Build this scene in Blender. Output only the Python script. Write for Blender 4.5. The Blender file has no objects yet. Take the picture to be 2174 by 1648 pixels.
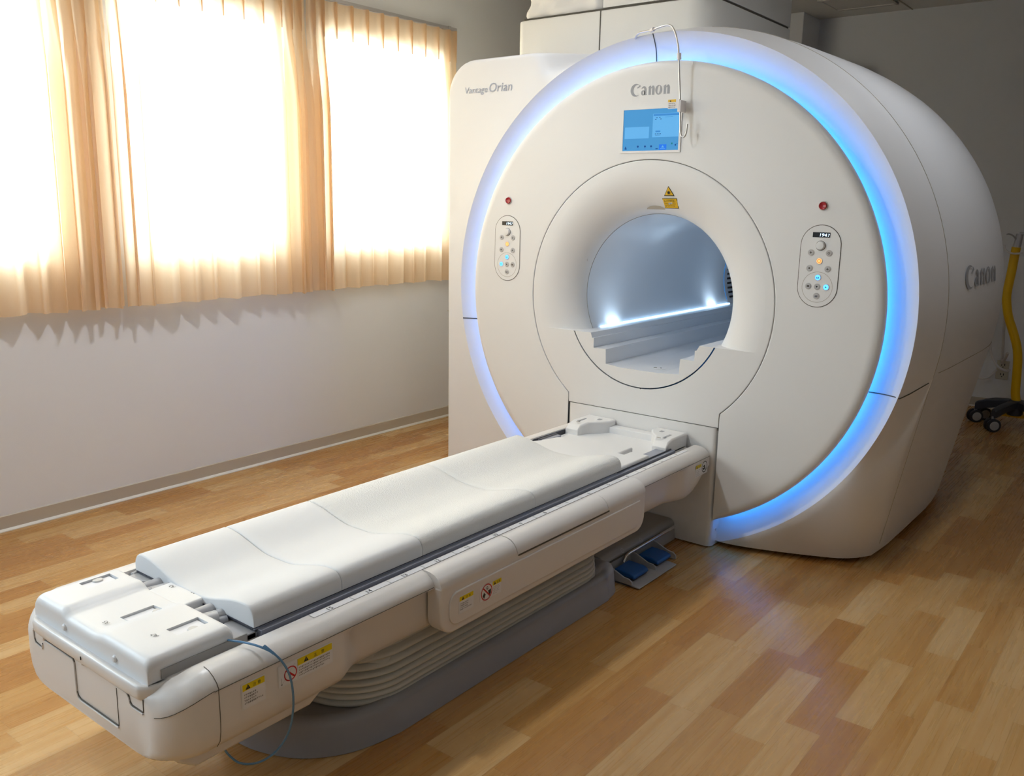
import bpy, bmesh, math, random
from mathutils import Vector, Matrix
random.seed(7)
PI = math.pi
sc = bpy.context.scene
C = sc.collection

# ------------------------------------------------------------------ materials
def mat(name, col, rough=.45, metal=0., emit=None, es=0., bump=0., bscale=200., spec=.5, trans=0., var=0., coat=0.):
    m = bpy.data.materials.new(name); m.use_nodes = True
    nt = m.node_tree; b = nt.nodes['Principled BSDF']
    b.inputs['Base Color'].default_value = (*col, 1)
    b.inputs['Roughness'].default_value = rough
    b.inputs['Metallic'].default_value = metal
    b.inputs['Specular IOR Level'].default_value = spec
    b.inputs['Transmission Weight'].default_value = trans
    b.inputs['Coat Weight'].default_value = coat
    if emit:
        b.inputs['Emission Color'].default_value = (*emit, 1); b.inputs['Emission Strength'].default_value = es
    tc = nt.nodes.new('ShaderNodeTexCoord')
    n = nt.nodes.new('ShaderNodeTexNoise'); n.inputs['Scale'].default_value = bscale if bump else 3.
    nt.links.new(tc.outputs['Object'], n.inputs['Vector'])
    if bump:
        bp = nt.nodes.new('ShaderNodeBump'); bp.inputs['Strength'].default_value = bump; bp.inputs['Distance'].default_value = .002
        nt.links.new(n.outputs['Fac'], bp.inputs['Height']); nt.links.new(bp.outputs['Normal'], b.inputs['Normal'])
    if var:
        r = nt.nodes.new('ShaderNodeMapRange'); r.inputs['To Min'].default_value = 1 - var; r.inputs['To Max'].default_value = 1 + var
        n2 = nt.nodes.new('ShaderNodeTexNoise'); n2.inputs['Scale'].default_value = 1.3
        nt.links.new(tc.outputs['Object'], n2.inputs['Vector']); nt.links.new(n2.outputs['Fac'], r.inputs['Value'])
        mx = nt.nodes.new('ShaderNodeVectorMath'); mx.operation = 'SCALE'; mx.inputs[0].default_value = col
        nt.links.new(r.outputs['Result'], mx.inputs['Scale']); nt.links.new(mx.outputs['Vector'], b.inputs['Base Color'])
    return m

M = dict(
    shell=mat('shell_plastic', (.76, .77, .80), .42, bump=.05, bscale=900),
    face=mat('face_plastic', (.775, .78, .79), .42, bump=.05, bscale=900),
    tube=mat('tube_plastic', (.74, .76, .80), .3),
    turret=mat('turret_plastic', (.80, .80, .79), .5),
    table=mat('table_plastic', (.74, .715, .70), .33),
    box=mat('connector_plastic', (.76, .765, .78), .4),
    pad=mat('pad_vinyl', (.70, .71, .73), .55, bump=.25, bscale=700),
    padside=mat('pad_vinyl_grained', (.70, .705, .70), .6, bump=1., bscale=260),
    base=mat('base_grey', (.30, .305, .335), .4),
    housing=mat('housing_grey', (.34, .33, .32), .5),
    bellows=mat('bellows_cloth', (.60, .585, .53), .55),
    rail=mat('rail_blue_grey', (.34, .36, .44), .3, metal=.5),
    darkrail=mat('rail_dark', (.035, .037, .055), .4),
    seam=mat('seam_dark', (.10, .09, .075), .8),
    seamsoft=mat('seam_soft', (.42, .39, .34), .7),
    black=mat('print_black', (.02, .02, .02), .6),
    darkgap=mat('gap_dark', (.02, .02, .025), .7),
    greypl=mat('plug_grey', (.42, .42, .44), .35),
    logo=mat('logo_grey', (.33, .34, .37), .4),
    logoblue=mat('logo_blue_grey', (.36, .40, .50), .4),
    blue=mat('pedal_blue', (.005, .09, .33), .35),
    yellow=mat('sticker_yellow', (.80, .62, .0), .5),
    amber=mat('sticker_amber', (.80, .50, .02), .5),
    white=mat('sticker_white', (.80, .80, .83), .5),
    redp=mat('print_red', (.55, .01, .02), .5),
    red=mat('button_red', (.35, .01, .02), .25),
    btn=mat('button_grey', (.50, .50, .52), .4),
    btnring=mat('button_ring', (.62, .61, .60), .4),
    chrome=mat('chrome', (.75, .75, .75), .2, metal=1.),
    rod=mat('rod_metal', (.62, .60, .58), .3, metal=.8),
    hookwhite=mat('hook_plastic', (.80, .78, .80), .4),
    bluelit=mat('button_blue_lit', (.1, .3, .9), .4, emit=(.05, .30, 1.), es=3.),
    orangelit=mat('button_orange_lit', (.9, .5, .2), .4, emit=(1., .45, .12), es=1.1),
    digit=mat('digit_lit', (.6, .8, 1.), .4, emit=(.6, .8, 1.), es=2.5),
    display=mat('display_black', (.01, .012, .015), .2),
    ring=mat('ring_light', (.1, .5, 1.), .5, emit=(.015, .34, 1.), es=9.),
    strip=mat('strip_light', (.8, .9, 1.), .5, emit=(.45, .72, 1.), es=5.),
    scr=mat('screen_blue', (.01, .05, .1), .5, emit=(.075, .33, .68), es=.9, spec=.1),
    scrlt=mat('screen_light', (.02, .1, .2), .3, emit=(.13, .43, .80), es=.92, spec=.1),
    scrbar=mat('screen_bar', (.02, .1, .2), .3, emit=(.035, .22, .62), es=.85, spec=.1),
    scrsel=mat('screen_selected', (.01, .1, .3), .3, emit=(.005, .13, .75), es=.9, spec=.1),
    scrink=mat('screen_ink', (.0, .02, .1), .3, emit=(.005, .07, .28), es=.8, spec=.1),
    scrgrn=mat('screen_green', (.0, .1, .1), .3, emit=(.01, .16, .22), es=.8, spec=.1),
    wall=mat('wall_paint', (.74, .755, .80), .8, bump=.12, bscale=300, var=.02),
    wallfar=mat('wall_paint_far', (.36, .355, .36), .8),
    ceil=mat('ceiling_paint', (.72, .715, .69), .85, bump=.1, bscale=200),
    skirt=mat('baseboard_vinyl', (.50, .45, .38), .55),
    skirtlip=mat('baseboard_lip', (.72, .69, .64), .5),
    alu=mat('window_alu', (.55, .55, .56), .4, metal=.6),
    polyel=mat('stand_yellow', (.80, .48, .0), .38),
    polegrey=mat('pole_grey', (.52, .52, .55), .3, metal=.4),
    legdark=mat('stand_leg', (.045, .047, .058), .4),
    rubber=mat('rubber', (.03, .03, .035), .6),
    wheel=mat('wheel_grey', (.45, .45, .45), .5),
    cord=mat('cord_white', (.72, .71, .72), .4),
    outlet=mat('outlet_cream', (.60, .57, .48), .5),
    device=mat('wall_device_grey', (.22, .22, .21), .6),
    tubing=mat('tubing_clear_blue', (.16, .36, .62), .15, trans=.35),
    cloth=mat('wrap_cloth', (.85, .85, .86), .8, bump=.4, bscale=30),
)

def glass_mat():
    m = bpy.data.materials.new('window_glass'); m.use_nodes = True; nt = m.node_tree; nt.nodes.clear()
    o = nt.nodes.new('ShaderNodeOutputMaterial'); t = nt.nodes.new('ShaderNodeBsdfTransparent'); g = nt.nodes.new('ShaderNodeBsdfGlossy')
    g.inputs['Roughness'].default_value = .02; mx = nt.nodes.new('ShaderNodeMixShader'); mx.inputs[0].default_value = .08
    t.inputs[0].default_value = (.96, .98, .97, 1)
    nt.links.new(t.outputs[0], mx.inputs[1]); nt.links.new(g.outputs[0], mx.inputs[2]); nt.links.new(mx.outputs[0], o.inputs[0])
    return m
M['glass'] = glass_mat()

def curtain_mat():
    m = bpy.data.materials.new('curtain_fabric'); m.use_nodes = True; nt = m.node_tree; nt.nodes.clear()
    L = nt.links.new
    o = nt.nodes.new('ShaderNodeOutputMaterial'); d = nt.nodes.new('ShaderNodeBsdfDiffuse'); t = nt.nodes.new('ShaderNodeBsdfTranslucent')
    mx = nt.nodes.new('ShaderNodeMixShader'); mx.inputs[0].default_value = .6
    tc = nt.nodes.new('ShaderNodeTexCoord'); mp = nt.nodes.new('ShaderNodeMapping'); mp.inputs['Scale'].default_value = (900, 900, 60)
    n = nt.nodes.new('ShaderNodeTexNoise'); n.inputs['Scale'].default_value = 1.
    L(tc.outputs['Object'], mp.inputs[0]); L(mp.outputs[0], n.inputs['Vector'])
    cr = nt.nodes.new('ShaderNodeValToRGB'); cr.color_ramp.elements[0].color = (.94, .70, .45, 1); cr.color_ramp.elements[1].color = (.98, .78, .55, 1)
    L(n.outputs['Fac'], cr.inputs[0]); L(cr.outputs[0], t.inputs[0]); d.inputs[0].default_value = (.90, .76, .58, 1)
    L(d.outputs[0], mx.inputs[1]); L(t.outputs[0], mx.inputs[2]); L(mx.outputs[0], o.inputs[0])
    return m
M['curtain'] = curtain_mat()

def floor_mat():
    m = bpy.data.materials.new('wood_plank_vinyl'); m.use_nodes = True; nt = m.node_tree; b = nt.nodes['Principled BSDF']
    N = nt.nodes.new; L = nt.links.new
    def math_(op, a, bb=None, c=None):
        n = N('ShaderNodeMath'); n.operation = op
        for i, v in enumerate((a, bb, c)):
            if v is None: continue
            if isinstance(v, (int, float)): n.inputs[i].default_value = v
            else: L(v, n.inputs[i])
        return n.outputs[0]
    tc = N('ShaderNodeTexCoord'); sp = N('ShaderNodeSeparateXYZ'); L(tc.outputs['Object'], sp.inputs[0])
    X, Y = sp.outputs[0], sp.outputs[1]
    W, LEN = .1045, .455
    xc = math_('FLOOR', math_('DIVIDE', X, W))
    wn = N('ShaderNodeTexWhiteNoise'); wn.noise_dimensions = '1D'; L(xc, wn.inputs['W'])
    off = math_('MULTIPLY', wn.outputs['Value'], LEN)
    yy = math_('DIVIDE', math_('ADD', Y, off), LEN)
    yc = math_('FLOOR', yy)
    cb = N('ShaderNodeCombineXYZ'); L(xc, cb.inputs[0]); L(yc, cb.inputs[1])
    w2 = N('ShaderNodeTexWhiteNoise'); w2.noise_dimensions = '2D'; L(cb.outputs[0], w2.inputs['Vector'])
    tone = w2.outputs['Value']
    # grain: stretched noise with a per-plank offset
    gx = math_('ADD', math_('MULTIPLY', X, 22.), math_('MULTIPLY', tone, 97.))
    gy = math_('ADD', math_('MULTIPLY', Y, 1.1), math_('MULTIPLY', tone, 31.))
    gc = N('ShaderNodeCombineXYZ'); L(gx, gc.inputs[0]); L(gy, gc.inputs[1])
    g1 = N('ShaderNodeTexNoise'); g1.inputs['Scale'].default_value = 1.; g1.inputs['Detail'].default_value = 5.; g1.inputs['Roughness'].default_value = .65
    g1.inputs['Distortion'].default_value = .45
    L(gc.outputs[0], g1.inputs['Vector'])
    g2c = N('ShaderNodeCombineXYZ'); L(math_('MULTIPLY', gx, 5.), g2c.inputs[0]); L(math_('MULTIPLY', gy, 2.5), g2c.inputs[1])
    g2 = N('ShaderNodeTexNoise'); g2.inputs['Scale'].default_value = 1.; g2.inputs['Detail'].default_value = 3.; L(g2c.outputs[0], g2.inputs['Vector'])
    v = math_('ADD', math_('MULTIPLY', g1.outputs['Fac'], .62), math_('MULTIPLY', tone, .52))
    v = math_('ADD', v, math_('MULTIPLY', math_('SUBTRACT', g2.outputs['Fac'], .5), .12))
    cr = N('ShaderNodeValToRGB'); e = cr.color_ramp.elements
    e[0].position = .18; e[0].color = (.37, .165, .042, 1); e[1].position = .88; e[1].color = (.58, .375, .170, 1)
    k = cr.color_ramp.elements.new(.42); k.color = (.43, .21, .058, 1)
    k = cr.color_ramp.elements.new(.62); k.color = (.50, .28, .095, 1)
    L(v, cr.inputs[0])
    # thin joints
    fx = math_('FRACT', math_('DIVIDE', X, W)); fy = math_('FRACT', yy)
    jx = math_('LESS_THAN', fx, .012); jy = math_('LESS_THAN', fy, .003)
    j = math_('MAXIMUM', jx, jy)
    mx = N('ShaderNodeMix'); mx.data_type = 'RGBA'; L(math_('MULTIPLY', j, .28), mx.inputs['Factor'])
    L(cr.outputs[0], mx.inputs['A']); mx.inputs['B'].default_value = (.14, .07, .03, 1)
    L(mx.outputs['Result'], b.inputs['Base Color'])
    b.inputs['Roughness'].default_value = .30; b.inputs['Specular IOR Level'].default_value = .45
    rr = math_('ADD', math_('MULTIPLY', g2.outputs['Fac'], .12), .22); L(rr, b.inputs['Roughness'])
    bp = N('ShaderNodeBump'); bp.inputs['Strength'].default_value = .06; bp.inputs['Distance'].default_value = .001
    L(g1.outputs['Fac'], bp.inputs['Height']); L(bp.outputs['Normal'], b.inputs['Normal'])
    return m
M['floor'] = floor_mat()

# ------------------------------------------------------------------ mesh builder
class SplitMB:
    """each call makes an object of its own under the same name"""
    def __init__(s, name, parent, **k): s.n = name; s.p = parent; s.k = k
    def tube(s, *a, **k): MB().tube(*a, **k).build(s.n, parent=s.p, smooth=60)
    def box(s, *a, **k): MB().box(*a, **k).build(s.n, parent=s.p, smooth=0)

class MB:
    def __init__(s): s.v = []; s.f = []; s.m = []; s.mats = []
    def mi(s, m):
        m = M[m] if isinstance(m, str) else m
        if m not in s.mats: s.mats.append(m)
        return s.mats.index(m)
    def add(s, vs, fs, m=None):
        k = s.mi(m) if m is not None else 0
        b = len(s.v); s.v += [tuple(p) for p in vs]
        s.f += [tuple(b + i for i in f) for f in fs]; s.m += [k] * len(fs); return s
    def box(s, x0, x1, y0, y1, z0, z1, m=None):
        v = [(x, y, z) for x in (x0, x1) for y in (y0, y1) for z in (z0, z1)]
        return s.add(v, [(0, 1, 3, 2), (4, 6, 7, 5), (0, 4, 5, 1), (2, 3, 7, 6), (0, 2, 6, 4), (1, 5, 7, 3)], m)
    def grid(s, rows, m=None, close=False):
        n = len(rows[0]); vs = [p for r in rows for p in r]; fs = []
        for i in range(len(rows) - 1):
            for j in range(n if close else n - 1):
                k = (j + 1) % n
                fs.append((i * n + j, i * n + k, (i + 1) * n + k, (i + 1) * n + j))
        return s.add(vs, fs, m)
    def prism(s, poly, a0, a1, axis, m=None):
        # poly: 2D points; axis 0 -> (y,z), 1 -> (x,z), 2 -> (x,y)
        def P(p, a):
            return (a, p[0], p[1]) if axis == 0 else (p[0], a, p[1]) if axis == 1 else (p[0], p[1], a)
        n = len(poly)
        vs = [P(p, a0) for p in poly] + [P(p, a1) for p in poly]
        fs = [tuple(range(n))[::-1], tuple(range(n, 2 * n))] + [(i, (i + 1) % n, n + (i + 1) % n, n + i) for i in range(n)]
        return s.add(vs, fs, m)
    def tube(s, pts, r, m=None, n=8, cap=True, closed=False):
        pts = [Vector(p) for p in pts]; N = len(pts); rows = []
        rr = r if isinstance(r, (list, tuple)) else [r] * N
        up = None
        for i in range(N):
            a = pts[(i - 1) % N] if (closed or i > 0) else pts[i]; b = pts[(i + 1) % N] if (closed or i < N - 1) else pts[i]
            t = (b - a).normalized()
            if up is None:
                up = Vector((0, 0, 1)) if abs(t.z) < .9 else Vector((1, 0, 0))
            u = (up - t * up.dot(t)).normalized(); up = u; w = t.cross(u)
            rows.append([pts[i] + (u * math.cos(2 * PI * k / n) + w * math.sin(2 * PI * k / n)) * rr[i] for k in range(n)])
        if closed: rows.append(rows[0])
        s.grid(rows, m, close=True)
        if cap and not closed:
            b = len(s.v); s.v += [tuple(p) for p in rows[0]] + [tuple(p) for p in rows[-1]]
            s.f += [tuple(range(b, b + n))[::-1], tuple(range(b + n, b + 2 * n))]; s.m += [s.mi(m) if m else 0] * 2
        return s
    def cyl(s, c, ax, r, h, m=None, n=24, r2=None):
        c = Vector(c); ax = Vector(ax).normalized()
        return s.tube([c, c + ax * h], [r, r if r2 is None else r2], m, n)
    def lathe(s, c, ax, prof, m=None, n=32, a0=0, a1=2 * PI):
        # prof: (radius, height along ax)
        c = Vector(c); ax = Vector(ax).normalized()
        u = Vector((0, 0, 1)) if abs(ax.z) < .9 else Vector((1, 0, 0)); u = (u - ax * u.dot(ax)).normalized(); w = ax.cross(u)
        full = abs(a1 - a0 - 2 * PI) < 1e-6; k = n if full else n + 1
        rows = [[c + ax * h + (u * math.cos(a0 + (a1 - a0) * i / n) + w * math.sin(a0 + (a1 - a0) * i / n)) * r for i in range(k)] for r, h in prof]
        return s.grid(rows, m, close=full)
    def xf(s, mtx, start=0):
        for i in range(start, len(s.v)): s.v[i] = tuple(mtx @ Vector(s.v[i]))
        return s
    def build(s, name, m=None, parent=None, smooth=35, bevel=0, seg=2, loc=None, merge=True, recalc=True):
        me = bpy.data.meshes.new(name); me.from_pydata(s.v, [], s.f)
        mats = s.mats if s.mats else [M[m] if isinstance(m, str) else m]
        if m is not None and not s.mats: mats = [M[m] if isinstance(m, str) else m]
        for q in mats: me.materials.append(q)
        if s.mats:
            for p, k in zip(me.polygons, s.m): p.material_index = k
        bm = bmesh.new(); bm.from_mesh(me)
        if merge: bmesh.ops.remove_doubles(bm, verts=bm.verts, dist=1e-5)
        bmesh.ops.dissolve_degenerate(bm, edges=bm.edges, dist=1e-6)
        if recalc: bmesh.ops.recalc_face_normals(bm, faces=bm.faces)
        bm.to_mesh(me); bm.free()
        o = bpy.data.objects.new(name, me); C.objects.link(o)
        if smooth:
            for p in me.polygons: p.use_smooth = True
            me.set_sharp_from_angle(angle=math.radians(smooth))
        if bevel:
            md = o.modifiers.new('bevel', 'BEVEL'); md.width = bevel; md.segments = seg; md.limit_method = 'ANGLE'; md.angle_limit = math.radians(40)
            md.harden_normals = False
            for p in me.polygons: p.use_smooth = True
            for e in me.edges: pass
            a = me.attributes.get('sharp_edge')
            if a: me.attributes.remove(a)
            wn = o.modifiers.new('wn', 'WEIGHTED_NORMAL'); wn.keep_sharp = True
        if parent is not None:
            o.parent = parent
            if parent.type == 'EMPTY': o.matrix_parent_inverse = Matrix.Translation(-Vector(parent.location))
        return o

def tag(o, label, cat, group=None):
    o['label'] = label; o['category'] = cat
    if group: o['group'] = group
    return o
def thing(name, label, cat, loc, group=None):
    o = bpy.data.objects.new(name, None); C.objects.link(o); o.location = loc; o.empty_display_size = .05
    return tag(o, label, cat, group)
def struct(o):
    o['kind'] = 'structure'; return o
def rrect(x0, x1, y0, y1, r, n=6, corners=(1, 1, 1, 1)):
    out = []
    cs = [(x1 - r, y1 - r, 0), (x0 + r, y1 - r, 90), (x0 + r, y0 + r, 180), (x1 - r, y0 + r, 270)]
    ends = [(x1, y1), (x0, y1), (x0, y0), (x1, y0)]
    for (cx, cy, a), e, k in zip(cs, ends, corners):
        if not k: out.append(e); continue
        for i in range(n + 1):
            t = math.radians(a + 90 * i / n); out.append((cx + r * math.cos(t), cy + r * math.sin(t)))
    return out
def smooth_path(pts, n=8, closed=False):
    P = [Vector(p) for p in pts]; out = []; N = len(P)
    rng = range(N) if closed else range(N - 1)
    for i in rng:
        p0 = P[(i - 1) % N] if (closed or i > 0) else P[i]; p1 = P[i]; p2 = P[(i + 1) % N]; p3 = P[(i + 2) % N] if (closed or i < N - 2) else p2
        for k in range(n):
            t = k / n
            out.append(.5 * ((2 * p1) + (-p0 + p2) * t + (2 * p0 - 5 * p1 + 4 * p2 - p3) * t * t + (-p0 + 3 * p1 - 3 * p2 + p3) * t ** 3))
    if not closed: out.append(P[-1])
    return out
def sstep(a, b, x):
    t = max(0, min(1, (x - a) / (b - a))); return t * t * (3 - 2 * t)
def interp(tab, x):
    if x <= tab[0][0]: return tab[0][1]
    for (a, va), (b, vb) in zip(tab, tab[1:]):
        if x <= b: return va + (vb - va) * (x - a) / (b - a)
    return tab[-1][1]

# text as mesh geometry, placed in a frame: origin o, right u, up v
def text_geo(s, size):
    c = bpy.data.curves.new('t', 'FONT'); c.body = s; c.size = size; c.resolution_u = 3
    o = bpy.data.objects.new('t', c); C.objects.link(o); bpy.context.view_layer.update()
    me = bpy.data.meshes.new_from_object(o.evaluated_get(bpy.context.evaluated_depsgraph_get()))
    vs = [tuple(v.co) for v in me.vertices]; fs = [tuple(p.vertices) for p in me.polygons]
    bpy.data.objects.remove(o); bpy.data.curves.remove(c); bpy.data.meshes.remove(me)
    return vs, fs
class Frame:
    def __init__(s, o, u, v):
        s.o = Vector(o); s.u = Vector(u).normalized(); s.v = Vector(v); s.v = (s.v - s.u * s.v.dot(s.u)).normalized(); s.n = s.u.cross(s.v)
    def P(s, a, b, h=0): return s.o + s.u * a + s.v * b + s.n * h
def poly2(mb, fr, pts, h, m): mb.add([fr.P(a, b, h) for a, b in pts], [tuple(range(len(pts)))], m)
def rect2(mb, fr, a0, a1, b0, b1, h, m): poly2(mb, fr, [(a0, b0), (a1, b0), (a1, b1), (a0, b1)], h, m)
def plate2(mb, fr, pts, h0, h1, m):
    n = len(pts)
    mb.add([fr.P(a, b, h0) for a, b in pts] + [fr.P(a, b, h1) for a, b in pts],
           [tuple(range(n))[::-1], tuple(range(n, 2 * n))] + [(i, (i + 1) % n, n + (i + 1) % n, n + i) for i in range(n)], m)
def text2(mb, fr, s, a, b, size, h, m, width=None, shear=0.):
    vs, fs = text_geo(s, size)
    xs = [v[0] for v in vs]; w = max(xs) - min(xs); k = (width / w) if width else 1.; x0 = min(xs)
    mb.add([fr.P(a + (v[0] - x0) * k + shear * v[1], b + v[1], h) for v in vs], fs, m)
def circ2(cx, cy, r, n=20, ry=None):
    ry = ry or r
    return [(cx + r * math.cos(2 * PI * i / n), cy + ry * math.sin(2 * PI * i / n)) for i in range(n)]
def ring2(mb, fr, cx, cy, r0, r1, h, m, n=32, ry=1.):
    vs = [fr.P(cx + r * math.cos(2 * PI * i / n), cy + r * ry * math.sin(2 * PI * i / n), h) for r in (r0, r1) for i in range(n)]
    mb.add(vs, [(i, (i + 1) % n, n + (i + 1) % n, n + i) for i in range(n)], m)
def tiny_lines(mb, fr, a0, a1, b0, b1, rows, h, m, seed=1, fills=None):
    rnd = random.Random(seed); step = (b1 - b0) / rows; g = step * .62
    for i in range(rows):
        b = b1 - step * (i + .85); x = a0; end = a0 + (a1 - a0) * (fills[i] if fills else rnd.uniform(.6, 1.))
        while x + g < end:
            k = rnd.randint(0, 3); w = g * .16
            if k != 0:
                rect2(mb, fr, x, x + g * .8, b + g * .7, b + g * .7 + w, h, m)
            if k != 1: rect2(mb, fr, x, x + g * .8, b + g * .35, b + g * .35 + w, h, m)
            if k != 2: rect2(mb, fr, x + g * .34, x + g * .34 + w, b, b + g * .95, h, m)
            if k == 3: rect2(mb, fr, x + g * .05, x + g * .75, b, b + w, h, m)
            x += g * 1.08
def warn_head(mb, fr, a0, a1, b0, b1, h, size=None):
    hh = b1 - b0; w = a1 - a0
    rect2(mb, fr, a0, a1, b0, b1, h, 'yellow')
    tx = a0 + w * .24
    poly2(mb, fr, [(tx - hh * .42, b0 + hh * .12), (tx + hh * .42, b0 + hh * .12), (tx, b0 + hh * .88)], h + .0002, 'black')
    rect2(mb, fr, tx - hh * .03, tx + hh * .03, b0 + hh * .32, b0 + hh * .65, h + .0004, 'yellow')
    text2(mb, fr, '注', a0 + w * .46, b0 + hh * .2, hh * .62, h + .0002, 'black')
    text2(mb, fr, '意', a0 + w * .68, b0 + hh * .2, hh * .62, h + .0002, 'black')
def logo_canon(mb, fr, a, b, w, hgt, h, m):
    # letter shapes in a 0..5.15 by 0..1 box (x-height about .78)
    S = w / 4.72; T = hgt
    def pl(pts): poly2(mb, fr, [(a + x * S, b + y * T) for x, y in pts], h, m)
    def strip(o, i):
        for k in range(len(o) - 1): pl([o[k], o[k + 1], i[k + 1], i[k]])
    # C: fat crescent with a spur
    o, i = [], []
    for k in range(25):
        t = math.radians(38 + 284 * k / 24)
        o.append((.60 + .62 * math.cos(t), .48 + .56 * math.sin(t)))
        i.append((.78 + .46 * math.cos(t), .48 + .47 * math.sin(t)))
    strip(o, i)
    pl([(1.04, .96), (1.16, .80), (.80, .62), (.74, .70), (.98, .84)])
    x = 1.22
    # a
    pl([(x + .36, 0), (x + .70, 0), (x + .62, .12), (x + .62, .55), (x + .50, .74), (x + .30, .80), (x + .10, .70), (x + .02, .56), (x + .30, .64), (x + .36, .56)])
    o, i = [], []
    for k in range(17):
        t = 2 * PI * k / 16; o.append((x + .24 + .25 * math.cos(t), .21 + .23 * math.sin(t))); i.append((x + .29 + .10 * math.cos(t), .21 + .13 * math.sin(t)))
    strip(o, i)
    def n_(x):
        pl([(x + .06, 0), (x + .31, 0), (x + .31, .80), (x + .22, .80), (x, .66), (x + .06, .64)])
        pl([(x + .47, 0), (x + .74, 0), (x + .74, .58), (x + .66, .76), (x + .52, .80), (x + .34, .62), (x + .34, .54), (x + .47, .60)])
    n_(2.02)
    x = 2.84; o, i = [], []
    for k in range(25):
        t = 2 * PI * k / 24; o.append((x + .40 + .40 * math.cos(t), .39 + .42 * math.sin(t)))
        i.append((x + .40 + .14 * math.cos(t) + .05 * math.sin(t), .39 + .35 * math.sin(t)))
    strip(o, i)
    n_(3.74)

# ------------------------------------------------------------------ room
LX, RX, FY, BY, CZ = -2.10, 3.3, -6.4, 4.0, 2.94
WINS = [(-5.6, -4.5), (-4.0, -3.1), (-2.62, -1.52), (-1.19, -.31), (.01, .985)]
WZ0, WZ1 = 1.20, 2.36
struct(MB().box(LX - .2, RX + .2, FY - .2, BY + .2, -.1, 0).build('floor', 'floor'))
mb = MB().box(LX - .2, RX + .2, FY - .2, BY + .2, CZ, CZ + .1)
struct(mb.build('ceiling', 'ceil'))
mb = MB(); y = FY - .2
mb.box(LX - .18, LX, FY - .2, BY + .2, 0, WZ0); mb.box(LX - .18, LX, FY - .2, BY + .2, WZ1, CZ)
for a, b in WINS:
    mb.box(LX - .18, LX, y, a, WZ0, WZ1); y = b
mb.box(LX - .18, LX, y, BY + .2, WZ0, WZ1)
struct(mb.build('wall_left', 'wall', smooth=0))
struct(MB().box(LX, RX, BY, BY + .18, 0, CZ).build('wall_back', 'wall', smooth=0))
struct(MB().box(-1.42, -.775, 3.65, BY + .02, 0, CZ).build('wall_pier', 'wall', bevel=.006))
struct(MB().box(RX, RX + .18, FY, BY, 0, CZ).build('wall_right', 'wallfar', smooth=0))
struct(MB().box(LX, RX, FY - .18, FY, 0, CZ).build('wall_front', 'wallfar', smooth=0))
def base_prof(): return [(0, 0), (.016, 0), (.016, .006), (.007, .016), (.006, .068), (.003, .072), (0, .072)]
pr = [(LX + a, b) for a, b in base_prof()]
mb = MB(); mb.prism([(LX, .0), (LX + .006, 0), (LX + .006, .068), (LX + .002, .072), (LX, .072)], FY, BY, 1, 'skirt')
mb.prism([(LX, 0), (LX + .018, 0), (LX + .018, .004), (LX + .006, .012), (LX, .012)], FY, BY, 1, 'skirtlip')
struct(mb.build('baseboard_left', smooth=0))
mb = MB(); mb.box(-.775, RX, BY - .006, BY, 0, .072, 'skirt'); mb.box(-.775, RX, BY - .016, BY, 0, .01, 'skirtlip')
struct(mb.build('baseboard_back', smooth=0))
for k, (a, b) in enumerate(WINS):
    mb = MB(); f = .03; x0, x1 = LX - .12, LX - .07
    mb.box(x0, x1, a, b, WZ0, WZ0 + f); mb.box(x0, x1, a, b, WZ1 - f, WZ1)
    mb.box(x0, x1, a, a + f, WZ0, WZ1); mb.box(x0, x1, b - f, b, WZ0, WZ1)
    mb.box(x0, x1, (a + b) / 2 - .018, (a + b) / 2 + .018, WZ0, WZ1)
    w = struct(mb.build('window_%d' % (k + 1), 'alu', smooth=0))
    p = MB().box(x0 + .02, x0 + .026, a + f, b - f, WZ0 + f, WZ1 - f).build('window_pane', 'glass', parent=w, smooth=0)

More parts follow.
